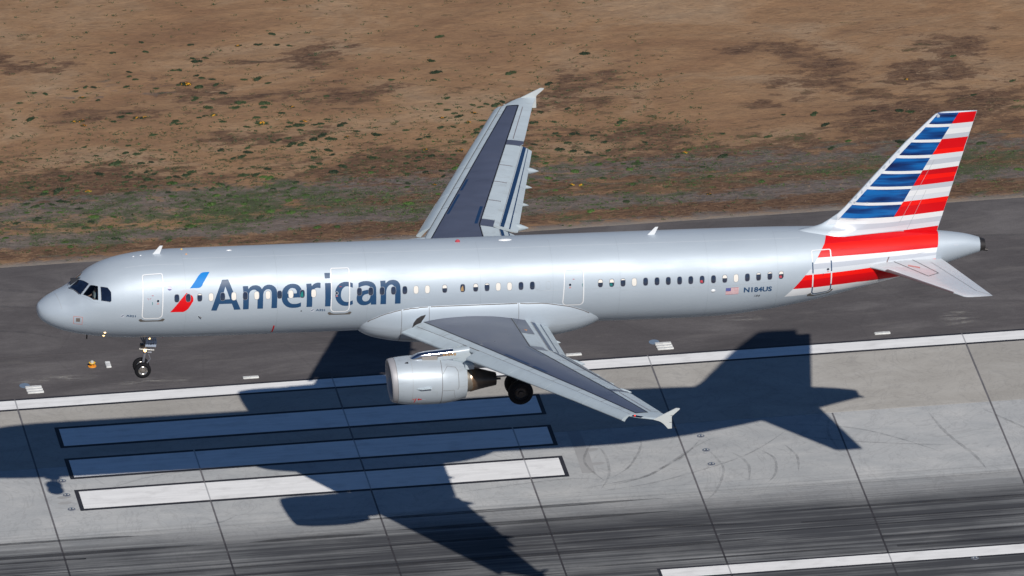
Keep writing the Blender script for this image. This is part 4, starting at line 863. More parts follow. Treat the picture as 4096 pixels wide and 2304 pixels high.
mk('nacelle_strake', V, [(0,2,4,6),(1,7,5,3),(0,1,3,2),(2,3,5,4),(4,5,7,6),(6,7,1,0)], M['slatgrey'], ENG, smooth=False)
mk('core_cowl', *nac([(18.5, .66), (19.1, .62), (19.30, .575), (19.30, .55), (18.8, .5)], 48), M['hot'], ENG, sharp=40)
mk('core_nozzle', *nac([(19.2, .57), (19.34, .60), (19.38, .585), (19.8, .47), (20.2, .375), (20.53, .30), (20.53, .285), (20.2, .27), (19.8, .2)], 48), M['hot'], ENG, sharp=40)
b = MB(); b.tube([(19.9, CY, zc(20)), (20.4, CY, zc(20.4)), (20.76, CY, zc(20.6))], [.16, .06, .05], 14); b.build('exhaust_plug', M['darkmetal'], ENG)
# pylon: half width, top and bottom along x
PX = [16.45, 16.6, 16.95, 17.55, 18.2, 18.62, 19.3, 20.2, 21.0, 21.6]
PT = [-.98, -.87, -.72, -.65, -.60, -.56, -.50, -.55, -.65, -.72]
PB = [-1.10, -1.10, -1.10, -1.10, -1.15, -1.2, -1.42, -1.60, -1.35, -1.05]
PW = [.05, .18, .21, .22, .22, .22, .21, .17, .11, .03]
pt, pb, pw = pchip(PX, PT), pchip(PX, PB), pchip(PX, PW)
def pylon(x0, x1, mat, name, grow=0.0, n=24, parent=None):
    V = []; F = []; X = np.linspace(x0, x1, n); m = 20
    for x in X:
        zt_, zb_, w = float(pt(x))+grow, float(pb(x))-grow*0, float(pw(x))+grow
        for k in range(m):
            a = 2*math.pi*k/m; c, s = math.cos(a), math.sin(a); p = 3.2
            V.append((x, CY+w*math.copysign(abs(c)**(2/p), c), (zt_+zb_)/2+(zt_-zb_)/2*math.copysign(abs(s)**(2/p), s)))
    for i in range(n-1):
        for k in range(m): F.append((i*m+k, (i+1)*m+k, (i+1)*m+(k+1)%m, i*m+(k+1)%m))
    F += [tuple(range(m)), tuple((n-1)*m+k for k in range(m))]
    return mk(name, V, F, M[mat], parent or ENG, sharp=60)
pylon(16.45, 18.45, 'chrome', 'pylon_fairing'); pylon(18.45, 21.6, 'winggrey', 'pylon', .004)
b = MB(); b.box((18.2, CY-.228, -.90), (.95, .03, .16), RY(-.10)); b.build('pylon_panel', M['slatgrey'], ENG, smooth=False)
b = MB(); b.box((17.35, CY-.222, -.93), (.70, .02, .24), RY(-.04)); b.build('pylon_panel', M['tanpanel'], ENG, smooth=False)
for i in range(5):
    b = MB(); b.box((18.0+i*.13, CY-.231, -.74), (.085, .03, .11)); b.build('pylon_vent', M['tan'], ENG, smooth=False)
b = MB(); b.box((19.18, CY-.30, -1.28), (.42, .5, .22)); b.build('pylon_aft_fairing', M['winggrey'], ENG, sharp=30)
E2 = ENG.copy(); COL.objects.link(E2); E2.parent = PLANE; E2.scale = (1, -1, 1)
for ch in list(ENG.children):
    c = ch.copy(); COL.objects.link(c); c.parent = E2

# ------------------------------------------------------------------ fin
LE = [(35.797,2.056),(36.354,2.147),(36.72,2.29),(37.122,2.545),(37.442,2.781),(37.757,3.108),(38.069,3.48),(39.158,4.815),(40.444,6.343),(41.66,7.603),(41.80,7.73),(42.02,7.815),(42.30,7.84)]
lez = [p[1] for p in LE]; lex = [p[0] for p in LE]
def f_le(z): return lin(z, [1.2, 2.0]+lez, [35.0, 35.5]+lex)
def f_st(z): return 38.069+(z-3.48)*(41.66-38.069)/(7.603-3.48)
def f_te(z): return 42.222+(z-1.704)*(43.768-42.222)/(7.826-1.704)
def naca(s): s = min(max(s, 0), 1); return 5*(.2969*math.sqrt(s)-.126*s-.3516*s*s+.2843*s**3-.1036*s**4)
def f_t(x, z):
    a, b_ = f_le(z), f_te(z); c = b_-max(a, min(f_st(z), b_-1)); s = (x-a)/(b_-a)
    base = .10*c*naca(s)
    if z < 3.4: base = .10*c*naca(s)*(1 if s > .35 else .35+.65*(s/.35)) if z < 2.6 else base*(.6+.4*min(1, s/.2))
    if z > 7.7: base *= max(.15, math.sqrt(max(0, 1-((z-7.7)/.145)**2)))
    if z < 2.9: base += .26*((2.9-z)/.9)**2*min(1, max(0, (x-a)/1.6))**.5*min(1, max(0, (40.4-x)/3))
    return base+.003
Z = list(np.arange(1.2, 3.6, .1))+list(np.arange(3.6, 7.6, .25))+[7.6, 7.68, 7.74, 7.78, 7.81, 7.83, 7.842]
S = [0, .001, .003, .006, .01, .016, .024, .034, .046, .06, .08, .1, .13, .16, .2, .24, .29, .34, .4, .45, .5, .56, .62, .67, .73, .78, .83, .88, .92, .95, .98, 1.0]; V = []; F = []; n = 2*len(S)-1
for z in Z:
    a, b_ = f_le(z), f_te(z)
    for s in S[::-1]: x = a+(b_-a)*s; V.append((x, -f_t(x, z), z))
    for s in S[1:]: x = a+(b_-a)*s; V.append((x, f_t(x, z), z))
for i in range(len(Z)-1):
    for k in range(n): F.append((i*n+k, i*n+(k+1)%n, (i+1)*n+(k+1)%n, (i+1)*n+k))
F.append(tuple((len(Z)-1)*n+k for k in range(n)))
FIN = mk('vertical_stabiliser', V, F, M['silver'], PLANE, sharp=50)
def fdecal(name, poly, mat, off, du=.07, dv=.25):
    for sd in (-1, 1):
        put(slice_uv([poly], du, dv), lambda u, v: Vector((u, sd*(f_t(u, v)+off+.004), v)), name, mat, FIN)
FL, FD, FR, RL = [[tuple(p) for p in D[k]] for k in ('fin_bl', 'fin_diag', 'fin_r', 'fin_rl')]
def clampz(p): return (min(p[0], f_te(min(p[1], 7.80))-.002), min(p[1], 7.80))
FL, FD, FR, RL = [[clampz(p) for p in q] for q in (FL, FD, FR, RL)]
white_poly = [FL[0]]+FL[1:14]+[FL[13], FR[17]]+FR[0:17][::-1]
for k in range(0, 13, 2):
    fdecal('blue_stripe', [FL[k], FD[k], FD[k+1], FL[k+1]], M['finblue'], .006)
    if k < 12: fdecal('white_stripe', [FL[k+1], FD[k+1], FD[k+2], FL[k+2]], M['white'], .0045)
cols = ['red','stripelight','white','stripegrey','red','redbright','stripelight','stripegrey','white','reddark','redbright','red','stripegrey','white','stripelight','redbright','red']
for i, cn in enumerate(cols):
    fdecal({'r': 'red_stripe', 's': 'grey_stripe', 'w': 'white_stripe'}[cn[0]], [RL[i], FR[i], FR[i+1], RL[i+1]], M[cn], .005)
fdecal('white_stripe', [FL[13], FD[13], FR[17], FR[18], RL[18], FL[14]], M['white'], .005)
fdecal('grey_stripe', [FL[14], RL[18], FR[18], FR[19], RL[19], FL[15]], M['stripegrey'], .005)
fdecal('grey_stripe', [(36.9, 2.0), FL[15], RL[19], FR[19], FR[20], (40.6, 1.88), (38, 1.9)], M['stripelight'], .005)
fdecal('red_stripe', [(40.6, 1.88), FR[20], (f_te(1.6)-.002, 1.6), (41.0, 1.6), (40.636, 1.80)], M['red'], .006)
for (xa, za), (xb, zb_) in (((40.36, 2.3), (41.85, 5.45)), ((40.75, 1.9), (41.55, 3.9))):   # rudder hinge and panel lines
    fdecal('rudder_joint', [(xa, za), (xb, zb_), (xb+.016, zb_), (xa+.016, za)], M['linefaint'], .008)
fdecal('leading_edge_strip', [(36.9, 2.28)]+[(f_le(z)+.02, z) for z in np.arange(2.5, 7.7, .3)]+[(f_le(z)+.02, z) for z in (7.72, 7.8)]+[FL[k] for k in (0, 1, 2, 3, 4, 5, 6, 7, 8, 9, 10, 11, 12, 13, 14)], M['stripelight'], .003)

# ------------------------------------------------------------------ tailplanes
def h_le(y): return lin(y, [0, 1.0, 1.5, 2.11, 5.9, 6.1, 6.22, 6.26], [37.6, 38.3, 38.98, 39.53, 42.08+.687*.08, 42.25, 42.42, 42.62])
def h_te(y): return 42.54+.228*(y-1.58)
def h_z(x, y, up=1):
    a, b_ = h_le(y), h_te(y); c = b_-max(a, 39.53+.687*(y-2.11)); s = (x-a)/(b_-a)
    return 1.385-.105*(6.2-y) - .05*c + up*(.10*c*naca(s)*(.98 if y < 6 else max(.1, 1-((y-6)/.28)**2))) - .02*c*(1-s)*2*.5
def tailplane(side):
    Y = list(np.arange(.3, 6, .3))+[6.0, 6.1, 6.18, 6.23, 6.26]; V = []; F = []; n = 2*len(S)-1
    for y in Y:
        a, b_ = h_le(y), h_te(y)
        for s in S[::-1]: x = a+(b_-a)*s; V.append((x, side*y, h_z(x, y)))
        for s in S[1:]: x = a+(b_-a)*s; V.append((x, side*y, h_z(x, y, -1)))
    for i in range(len(Y)-1):
        for k in range(n): F.append((i*n+k, i*n+(k+1)%n, (i+1)*n+(k+1)%n, (i+1)*n+k))
    F += [tuple(range(n)), tuple((len(Y)-1)*n+k for k in range(n))]
    H = mk('horizontal_stabiliser', V, F, M['lightgrey'], PLANE, sharp=50)
    def hd(name, poly, mat, off=.004):
        return put(slice_uv([poly], .15, .3), lambda u, v: Vector((u, side*v, h_z(u, v)+off)), name, mat, H)
    hg = lambda y: 41.66+.30*(y-1.22)
    hd('elevator', [(hg(1.3)+.02, 1.3), (h_te(1.3), 1.3), (h_te(6.15), 6.15), (hg(5.6)+.02, 5.6)], M['lightgrey'], .010)
    hd('elevator_hinge', [(hg(1.3), 1.3), (hg(5.6), 5.6), (hg(5.6)+.012, 5.6), (hg(1.3)+.012, 1.3)], M['linefaint'], .006)
    # black outlined walk area
    for (xa, ya), (xb, yb) in (((39.98, 1.25), (41.17, 3.39)), ((41.17, 3.39), (41.73, 2.99)), ((41.73, 2.99), (40.87, .95))):
        dx, dy = xb-xa, yb-ya; L = math.hypot(dx, dy); nx, ny = -dy/L*.02, dx/L*.02
        hd('walk_line', [(xa+nx, ya+ny), (xb+nx, yb+ny), (xb-nx, yb-ny), (xa-nx, ya-ny)], M['black'], .008)
    V = []; F = []; N = 20
    for i in range(N+1):
        y = 2.0+(5.55-2.0)*i/N; a, b_ = h_le(y), h_te(y)
        for s, u in ((.035, 1), (.015, 1), (.004, 1), (0, 1), (.006, -1)): x = a+(b_-a)*s; V.append((x-.008, side*y, h_z(x, y, u)+.004*u))
    for i in range(N):
        for k in range(4): F.append((i*5+k, i*5+k+1, i*5+k+6, i*5+k+5))
    mk('leading_edge_strip', V, F, M['ferrule'], H)
    hd('printed_notice', [(40.55, 1.75), (41.05, 2.1), (41.0, 2.3), (40.5, 1.95)], paint_pink, .006)
    return H
tailplane(-1); tailplane(1)
b = MB(); b.box((39.60, -1.12, .98), (.10, .03, .45), RZ(0)); 
hdecal('stabiliser_scale_mark', [[(39.72, 19), (39.78, 19), (39.66, 6), (39.60, 6)]], M['ferrule'], .006)

# ------------------------------------------------------------------ landing gear
def wheel(x, y, z, R, w, name='wheel', parent=PLANE, hub='metal'):
    def ring(prof, n=40):
        V = []; F = []
        for dy, r in prof:
            for k in range(n): a = 2*math.pi*k/n; V.append((x+r*math.cos(a), y+dy, z+r*math.sin(a)))
        for i in range(len(prof)-1):
            for k in range(n): F.append((i*n+k, (i+1)*n+k, (i+1)*n+(k+1)%n, i*n+(k+1)%n))
        return V, F
    h = w/2
    t = mk(name, *ring([(-h*.7, R*.56), (-h*.95, R*.66), (-h, R*.80), (-h*.85, R*.93), (-h*.5, R*.99), (0, R), (h*.5, R*.99), (h*.85, R*.93), (h, R*.8), (h*.95, R*.66), (h*.7, R*.56)]), M['tyre'], parent)
    for s in (-1, 1):
        V, F = ring([(s*h*.72, R*.57), (s*h*.80, R*.54), (s*h*.55, R*.50), (s*h*.35, R*.42), (s*h*.40, R*.22), (s*h*.75, R*.18), (s*h*.8, R*.01)])
        mk('rim', V, F, M[hub], t, sharp=35)
        b = MB()
        for k in range(9):
            a = 2*math.pi*k/9; b.tube([(x+R*.33*math.cos(a), y+s*h*.3, z+R*.33*math.sin(a)), (x+R*.33*math.cos(a), y+s*h*.44, z+R*.33*math.sin(a))], R*.05, 8)
        b.build('rim_hole', M['darkmetal'], t)
    return t
wheel(5.041, -.27, -3.797, .385, .225); wheel(5.041, .27, -3.797, .385, .225)
b = MB(); b.tube([(5.26, 0, -1.9), (5.16, 0, -3.0)], .09, 14); b.tube([(5.16, 0, -2.95), (5.06, 0, -3.80)], .06, 14); b.tube([(5.05, -.27, -3.797), (5.05, .27, -3.797)], .05, 10)
NG = b.build('nose_gear_strut', M['strut'], PLANE)
b = MB(); b.tube([(4.86, -.04, -2.81), (5.57, -.04, -2.90)], .045, 12); b.tube([(5.08, -.05, -2.83), (5.36, -.05, -2.87)], .075, 12); b.tube([(4.90, -.06, -2.73), (5.15, -.06, -2.76)], .025, 8); b.tube([(5.35, -.06, -2.82), (5.56, -.06, -2.84)], .025, 8); b.build('steering_actuator', M['metal'], NG)
b = MB(); b.tube([(5.30, 0, -3.05), (5.42, 0, -3.35), (5.20, 0, -3.68)], .03, 8); b.tube([(5.26, -.05, -2.98), (5.45, -.05, -3.0)], .05, 8); b.build('torque_link', M['strut'], NG)
b = MB(); b.tube([(4.80, -.12, -2.0), (5.10, -.05, -2.55)], .035, 8); b.tube([(5.0, .12, -2.0), (5.14, .05, -2.6)], .035, 8); b.build('drag_brace', M['strut'], NG)
b = MB(); b.box((5.0, 0, -2.66), (.16, .2, .16)); b.box((5.42, .05, -2.62), (.22, .2, .14)); b.build('gear_equipment_box', M['darkmetal'], NG, smooth=False)
b = MB(); b.tube([(5.14, -.16, -2.84), (5.11, -.19, -2.84)], .065, 12); b.build('taxi_light', M['lamp_warm'], NG)
b = MB(); b.tube([(5.30, -.30, -2.16), (5.28, -.33, -2.16)], .03, 12); b.build('taxi_light', M['lamp_warm'], NG)
DQ = [(5.16, -2.12), (5.60, -2.13), (5.64, -2.35), (5.60, -2.62), (5.50, -2.60), (5.10, -2.57)]
V = [(x, -.30, z) for x, z in DQ]+[(x, -.27, z) for x, z in DQ]; n = 6
GD = mk('nose_gear_door', V, [tuple(range(6)), tuple(range(6, 12))[::-1]]+[(i, (i+1)%n, (i+1)%n+n, i+n) for i in range(n)], M['gearwhite'], PLANE, smooth=False)
text_on('type_text', 'A321', 0, 0, 0, 0, 0, M['black'], parent=GD, bold=.0, mapf=lambda s, t: Vector((5.22+.34*s+.02*t, -.303, -2.30+.12*t)))
text_on('fleet_number_text', '184', 0, 0, 0, 0, 0, M['black'], parent=GD, bold=.0, mapf=lambda s, t: Vector((5.24+.26*s+.02*t, -.303, -2.50+.12*t)))
for sd in (-1, 1):
    wheel(22.043, sd*4.26, -3.69, .585, .42, hub='darkmetal'); wheel(22.043, sd*3.33, -3.69, .585, .42, hub='darkmetal')
    b = MB(); b.tube([(21.95, sd*3.75, -.9), (22.0, sd*3.79, -2.7)], .14, 16); b.tube([(22.0, sd*3.79, -2.6), (22.04, sd*3.795, -3.69)], .09, 14); b.tube([(22.043, sd*3.3, -3.69), (22.043, sd*4.3, -3.69)], .08, 12); b.tube([(22.0, sd*3.75, -1.9), (21.9, sd*2.4, -1.4)], .06, 10)
    G_ = b.build('main_gear_strut', M['strut'], PLANE)
    b = MB(); b.tube([(22.2, sd*3.79, -2.8), (22.42, sd*3.79, -3.15), (22.15, sd*3.79, -3.5)], .04, 8); b.build('torque_link', M['strut'], G_)
    b = MB(); b.box((21.95, sd*4.12, -1.75), (.85, .03, 1.5), RX(-.03*sd)); b.build('main_gear_door', M['winggrey'], PLANE, smooth=False)
# ------------------------------------------------------------------ runway
J0, JS = -1.6296, 7.6182
EDGE = 23.04                                   # runway edge, shoulder beyond
LANES = [(15.53, EDGE), (8.08, 15.53), (.55, 8.08), (-6.95, .55), (-14.4, -6.95), (-21.9, -14.4)]
def sheet(name, x0, x1, y0, y1, z, mat, parent=None, kind=None):
    o = mk(name, [(x0,y0,z),(x1,y0,z),(x1,y1,z),(x0,y1,z)], [(0,1,2,3)], M[mat], parent, smooth=False)
    if kind: o['kind'] = kind
    return o
RUN = sheet('runway', -1500, 1500, -21.9, EDGE, -.022, 'concrete', kind='structure')
sheet('joint_sealant', -46, 96, -21.9, EDGE, -.010, 'sealant', RUN)
def slab_mesh(L, Wd):
    bm = bmesh.new(); bmesh.ops.create_cube(bm, size=1)
    for v in bm.verts: v.co = Vector((v.co.x*L, v.co.y*Wd, v.co.z*.3-.15))
    bmesh.ops.bevel(bm, geom=[e for e in bm.edges if all(v.co.z > -.1 for v in e.verts)], offset=.008, segments=1, affect='EDGES')
    me = bpy.data.meshes.new('concrete_slab'); bm.to_mesh(me); bm.free(); me.materials.append(M['concrete']); return me
for li, (y0, y1) in enumerate(LANES):
    step = 2 if li == 0 else 1; L = JS*step-.085; me = slab_mesh(L, (y1-y0)-(.018 if li else .03))
    k = -6
    while J0+k*JS < 96:
        o = bpy.data.objects.new('concrete_slab', me); COL.objects.link(o); o.parent = RUN
        o.location = (J0+(k+step/2)*JS, (y0+y1)/2, 0); k += step
# white markings with black borders, the joints run through them
def marking(name, x0, x1, y0, y1, border, ends=True, joint=2, gap=.07):
    e = border if ends else 0
    V = []; F = []
    def quad(a, b_, c, d, z): n = len(V); V.extend([(a,c,z),(b_,c,z),(b_,d,z),(a,d,z)]); F.append((n, n+1, n+2, n+3))
    cuts = [J0+k*JS for k in range(-200, 200) if k % joint == 0 and x0-e < J0+k*JS < x1+e]
    js = lambda a, b_: [a]+[q for c in cuts if a < c < b_ for q in (c-gap/2, c+gap/2)]+[b_]
    def strip(a, b_, c, d, z):
        s = js(a, b_)
        for i in range(0, len(s), 2): quad(s[i], s[i+1], c, d, z)
    for c, d in ((y0-border, y0), (y1, y1+border)): strip(x0-e, x1+e, c, d, .004)
    if ends: quad(x0-border, x0, y0, y1, .004); quad(x1, x1+border, y0, y1, .004)
    bo = mk(name+'_border', V, F, M['blackline'], RUN, smooth=False)
    V, F = [], []; strip(x0, x1, y0, y1, .006); w = mk(name, V, F, M['whiteline'], bo, smooth=False)
    V, F = [], []
    for c in cuts:
        if x0 < c < x1: quad(c-gap/2, c+gap/2, y0, y1, .003)
    mk('joint_filler', V, F, M['sealfill'], bo, smooth=False)
# keep the white parts as children of the runway through their black border
marking('edge_stripe', -700, 700, 21.95, 22.86, .17, ends=False)
for y0, y1, jt in ((10.97, 12.80, 1), (14.33, 16.15, 1), (17.68, 19.51, 2)): marking('touchdown_bar', 0, 22.86, y0, y1, .20, joint=jt)
marking('centreline_stripe', 25.65, 62.2, -.457, .457, .15, joint=1)
marking('centreline_stripe', -35.3, 1.3, -.457, .457, .15, joint=1)
# grey repair strip beside the bars
def ribbon(name, pts, w0, mat, z=.0045, taper=False, parent=None):
    pts = [Vector((x, y, 0)) for x, y in pts]
    # subdivide with Catmull-Rom
    P = []
    for i in range(len(pts)-1):
        a, b_, c, d = pts[max(i-1, 0)], pts[i], pts[i+1], pts[min(i+2, len(pts)-1)]
        for k in range(8):
            t = k/8; P.append(.5*((2*b_)+(-a+c)*t+(2*a-5*b_+4*c-d)*t*t+(-a+3*b_-3*c+d)*t**3))
    P.append(pts[-1]); V = []; F = []
    for i, p in enumerate(P):
        d = (P[min(i+1, len(P)-1)]-P[max(i-1, 0)]).normalized(); n = Vector((-d.y, d.x, 0)); s = i/(len(P)-1)
        w = w0/2*(1 if not taper else max(.02, min(1, (1-s)*3.5)*(min(1, s*3.5) if taper == 2 else 1)))
        for sg in (-1, 1): q = p+n*w*sg; V.append((q.x, q.y, z))
    for i in range(len(P)-1): F.append((2*i, 2*i+1, 2*i+3, 2*i+2))
    return mk(name, V, F, M[mat], parent or RUN, smooth=False)
M['repair'] = paint('grey patching', (.29, .288, .285), .85, 0, 0, .08)
ribbon('patched_strip', [(24.0, 15.5), (24.05, 13.2), (24.0, 11.0)], .62, 'repair', .0042)
for x, y in ((24.55, 13.4), (24.6, 11.9), (-.75, 12.3), (-.8, 11.7)): ribbon('patched_strip', [(x-.35, y), (x+.35, y+.05)], .28, 'repair', .0045, 2)
# skid marks: long rubber streaks and curved scuffs
zi = 0
for pts, w, tp in ([(-40, 7.80), (-4.4, 7.85), (2.19, 7.75)], .20, 1), ([(-40, 6.4), (-4.6, 6.41), (5.58, 6.32)], .30, 1), ([(-40, 5.8), (-4.7, 5.84), (-1.0, 5.74)], .16, 1), ([(-40, 4.8), (1.6, 4.5)], .2, 1), \
    ([(12.0, 7.78), (18.3, 7.8), (27.2, 7.82)], .30, 2), ([(14.0, 6.45), (19.4, 6.40), (27.6, 6.42)], .34, 2), ([(7.1, 6.27), (9.8, 6.3), (13.2, 6.26)], .30, 2), ([(-6, 3.85), (6.8, 3.8), (12.6, 3.95)], .16, 2), ([(11, 2.15), (17.2, 1.96)], .18, 2), \
    ([(10, 4.9), (23.5, 4.95), (27.2, 4.82), (31, 4.5)], .32, 2), ([(2, 2.95), (23.2, 2.9), (31.0, 2.94)], .34, 2), ([(22, 1.25), (35.1, 1.37)], .16, 2), ([(36.5, 2.28), (43.2, 2.28), (60, 2.3)], .16, 1), ([(29, 3.6), (60, 3.5)], .12, 1), ([(33, 4.3), (62, 4.1)], .14, 1), \
    ([(-5, 2.6), (8, 2.55)], .24, 2), ([(5, 1.1), (15, 1.05)], .2, 2), ([(-10, 3.4), (3, 3.3)], .28, 2), ([(18, 3.9), (27, 3.95)], .2, 2), ([(31, 5.6), (60, 5.3)], .3, 2), ([(37, 1.2), (60, 1.1)], .22, 1), ([(-8, .9), (22, .8)], .3, 2), ([(-8, -.9), (22, -1.0)], .3, 2):
    zi += 1; ribbon('rubber_streak', pts, w, 'rubber', .0071+zi*.0002, tp)
ARCS = [([(29.9,13.83),(28.72,12.05),(27.6,11.06),(26.39,10.08),(24.27,9.35)],.16),([(30.5,13.8),(29.39,12.92),(28.44,11.9),(26.88,10.39),(25.4,9.85),(23,9.3)],.16),([(27.09,14.6),(26.9,13.4),(26.52,12.4),(25.9,11.2),(25.0,10.3)],.12),
 ([(31.0,12.1),(31.4,11.43),(31.58,10.43),(31.31,8.91)],.14),([(29.9,12.6),(30.22,11.62),(30.33,10.24),(29.63,8.21),(29.04,7.33)],.12),([(32.2,12.4),(32.9,11.2),(32.7,9.6),(32.2,8.7)],.12),([(33.6,12.6),(34.0,11.2),(33.8,9.6)],.12),
 ([(24.9,13.8),(25.1,12.4),(24.9,10.6),(24.3,9.2)],.13),([(36.3,15.2),(35.9,13.5),(36.1,11.2)],.12),([(40.9,15.3),(41.4,12.6),(42.3,10.0),(42.6,8.4)],.16),([(34.2,13.4),(37.4,12.2),(41.5,11.2)],.10),([(33.2,14.8),(36.8,13.9),(39.0,12.4),(41.2,10.2)],.10),
 ([(24.2,9.0),(27.2,9.6),(31.5,11.6),(34.2,14.2)],.10),([(24.8,14.5),(24.0,12.2),(24.6,10.0)],.12),([(1.5,12.95),(3.9,13.9),(6.5,14.2)],.10),([(7.0,9.2),(6.2,8.6),(5.0,8.4)],.09),([(43.5,14.9),(45.2,12.5),(47.6,9.2)],.14),([(17,9.8),(22.4,10.5),(24.5,10.2)],.09)]
for i, (pts, w) in enumerate(ARCS): ribbon('tyre_scuff', pts, w, 'scuff', .0125+i*.0002, 2)
# in-pavement lights
def inset_light(x, y, label):
    t = empty('inset_light', (x, y, 0)); tag(t, label, 'inset light', 'lights set into the runway'); n = 24
    b = MB(); b.tube([(0, 0, .004), (0, 0, .016)], [.185, .165], n); b.build('light_rim', M['strut'], t, sharp=30)
    b = MB(); b.tube([(0, 0, .016), (0, 0, .030)], [.13, .09], n); b.build('light_dome', M['metal'], t, sharp=30)
    b = MB(); b.box((-.07, .0, .026), (.06, .10, .012)); b.box((.07, .0, .026), (.06, .10, .012)); b.build('light_prism', M['lens'], t, smooth=False)
for x, y, l in ((-.6, 14.04, 'far one of the three inset lights at the left, nearest the nose wheel shadow'), (-.61, 12.54, 'middle one of the three inset lights at the left ends of the white bars'), (-.59, 11.02, 'near one of the three inset lights at the left, beside the nearest white bar'),
    (29.88, 14.04, 'far one of the three inset lights right of the white bars, below the wing tip'), (29.88, 12.53, 'middle one of the three inset lights on the scuffed concrete at the right'), (29.88, 11.03, 'near one of the three inset lights on the scuffed concrete at the right'),
    (40.36, -.63, 'dark inset light at the near edge of the long centreline stripe')): inset_light(x, y, l)

# ------------------------------------------------------------------ shoulder
SH = sheet('shoulder', -1500, 1500, EDGE, 37.35, -.012, 'asphalt', kind='structure')
def strip_line(name, pts, w, mat, z): return ribbon(name, pts, w, mat, z, parent=SH)
for pts, w in (([(-30, 27.62), (10, 27.45), (30, 27.4), (80, 27.5)], .035), ([(-30, 33.0), (30, 32.8), (80, 33.1)], .03)): strip_line('asphalt_seam', pts, w, 'line', -.0095)
M['dustpatch'] = scuff(); 
def dustmat():
    b = NB('pale dusty patch'); f = b.noise(b.world((.5, 3, 1)), 1.4, 6, .75); g = b.coord('Generated'); vv = b.n('ShaderNodeVectorMath', operation='DISTANCE'); b.l(g, vv.inputs[0]); vv.inputs[1].default_value = (.5, .5, .5)
    k = b.math('MULTIPLY', b.ramp(f, [(.48, 0), (.68, .75)]), b.ramp(vv.outputs['Value'], [(.15, 1), (.5, 0)]), True)
    tr = b.n('ShaderNodeBsdfTransparent'); mx = b.n('ShaderNodeMixShader'); b.l(k, mx.inputs[0]); b.l(tr.outputs[0], mx.inputs[1]); b.l(b.b.outputs[0], mx.inputs[2]); b.l(mx.outputs[0], b.out.inputs['Surface'])
    b.set(Base_Color=(.40, .38, .35), Roughness=.9); return b.m
M['dust'] = dustmat()
for i, (cx, cy, rx, ry) in enumerate(((44.2, 24.75, 1.1, 1.3), (23.2, 24.1, 1.6, .7), (34.0, 26.2, 1.4, .5), (5.0, 23.9, 2.4, .5), (0.5, 24.9, 2.4, .5))):
    P = arc_poly(cx, cy, rx, ry, 20); mk('dusty_patch', [(x, y, -.008+i*.0004) for x, y in P], [tuple(range(20))], M['dust'], SH, smooth=False)
for pts, w in (([(-8, 36.0), (-1.6, 35.2), (4, 33.2)], .25), ([(-8, 34.6), (-2, 33.4), (2.5, 32.2)], .2), ([(-6, 30.8), (-1, 30.4), (1.5, 29.2)], .16), ([(44, 34), (50, 33.2), (56, 33.6)], .2)): ribbon('tyre_scuff', pts, w, 'scuff', -.0075, 2, SH)

# painted plates, discs and the edge light on the shoulder
def plate(cx, cy, L, Wd, label, group, name='marker_plate'):
    t = empty(name, (cx, cy, -.012)); tag(t, label, 'marker plate', group)
    bm = bmesh.new(); bmesh.ops.create_cube(bm, size=1)
    for v in bm.verts: v.co = Vector((v.co.x*L, v.co.y*Wd, v.co.z*.06+.03))
    bmesh.ops.bevel(bm, geom=[e for e in bm.edges if any(v.co.z > .03 for v in e.verts)], offset=.02, segments=2, affect='EDGES')
    me = bpy.data.meshes.new('plate_body'); bm.to_mesh(me); bm.free(); me.materials.append(M['plate']); o = bpy.data.objects.new('plate_body', me); COL.objects.link(o); o.parent = t
    b = MB(); r = random.Random(int(cx*100)+int(cy*10)); x = -L*.36
    while x < L*.36:        # worn stencilled characters, no longer readable
        w = r.uniform(.02, .07); 
        if r.random() < .6 and L > .5: b.box((x, r.uniform(-.02, .02), .0612), (w, Wd*.22, .0012))
        x += w+r.uniform(.02, .08)
    if L < .5:
        for yy in (-.18, -.06, .07): b.box((0, yy, .0612), (.16, .025, .0012))
    b.build('worn_stencil', M['sealfill'], t, smooth=False)
    return t
for (x0, y0), nm in (((-.57, 24.15), 'left'), ((29.78, 24.12), 'right')):
    where = 'at the left edge' if nm == 'left' else 'left of the tail shadow'
    for k, w in enumerate(('far', 'middle', 'near')):
        plate(x0+.015*k, y0-.265*k, .78, .215, f'{w} one of the three stacked marker plates {where}', 'white marker plates on the shoulder')
    d = MB(); d.tube([(x0-.39, y0+.27, -.012), (x0-.39, y0+.27, .002)], [.255, .25], 28); o = d.build('ground_disc', M['disc'], sharp=30); tag(o, f'flat bluish grey disc beside the stacked marker plates {where}', 'ground disc', 'bluish discs on the shoulder')
plate(9.79, 23.58, .76, .20, 'single white marker plate on the asphalt in front of the forward fuselage', 'white marker plates on the shoulder')
plate(25.37, 23.61, .76, .20, 'single white marker plate just behind the trailing edge of the near wing', 'white marker plates on the shoulder')
plate(40.33, 23.60, .76, .20, 'single white marker plate right of the fin shadow', 'white marker plates on the shoulder')
plate(3.28, 26.01, .24, .62, 'short white marker plate set crosswise beside the orange edge light', 'white marker plates on the shoulder')
t = empty('edge_light', (2.51, 26.0, -.012)); tag(t, 'orange runway edge light on a round base below the nose of the airliner', 'edge light')
b = MB(); b.tube([(0, 0, 0), (0, 0, .03)], [.20, .19], 28); b.build('base_plate', M['orange'], t, sharp=30)
b = MB(); b.tube([(0, 0, .03), (0, 0, .16)], .05, 16); b.build('post', M['orange'], t)
b = MB(); b.tube([(-.05, .03, .03), (-.05, .03, .14)], .045, 12); b.build('cable_box', M['darkmetal'], t)
b = MB(); b.tube([(0, 0, .16), (0, 0, .19)], [.15, .16], 20); b.build('lamp_collar', M['yellow'], t, sharp=30)
b = MB(); b.tube([(0, 0, .19), (0, 0, .26), (0, 0, .30)], [.09, .085, .03], 16); b.build('lamp_globe', M['lens'], t)

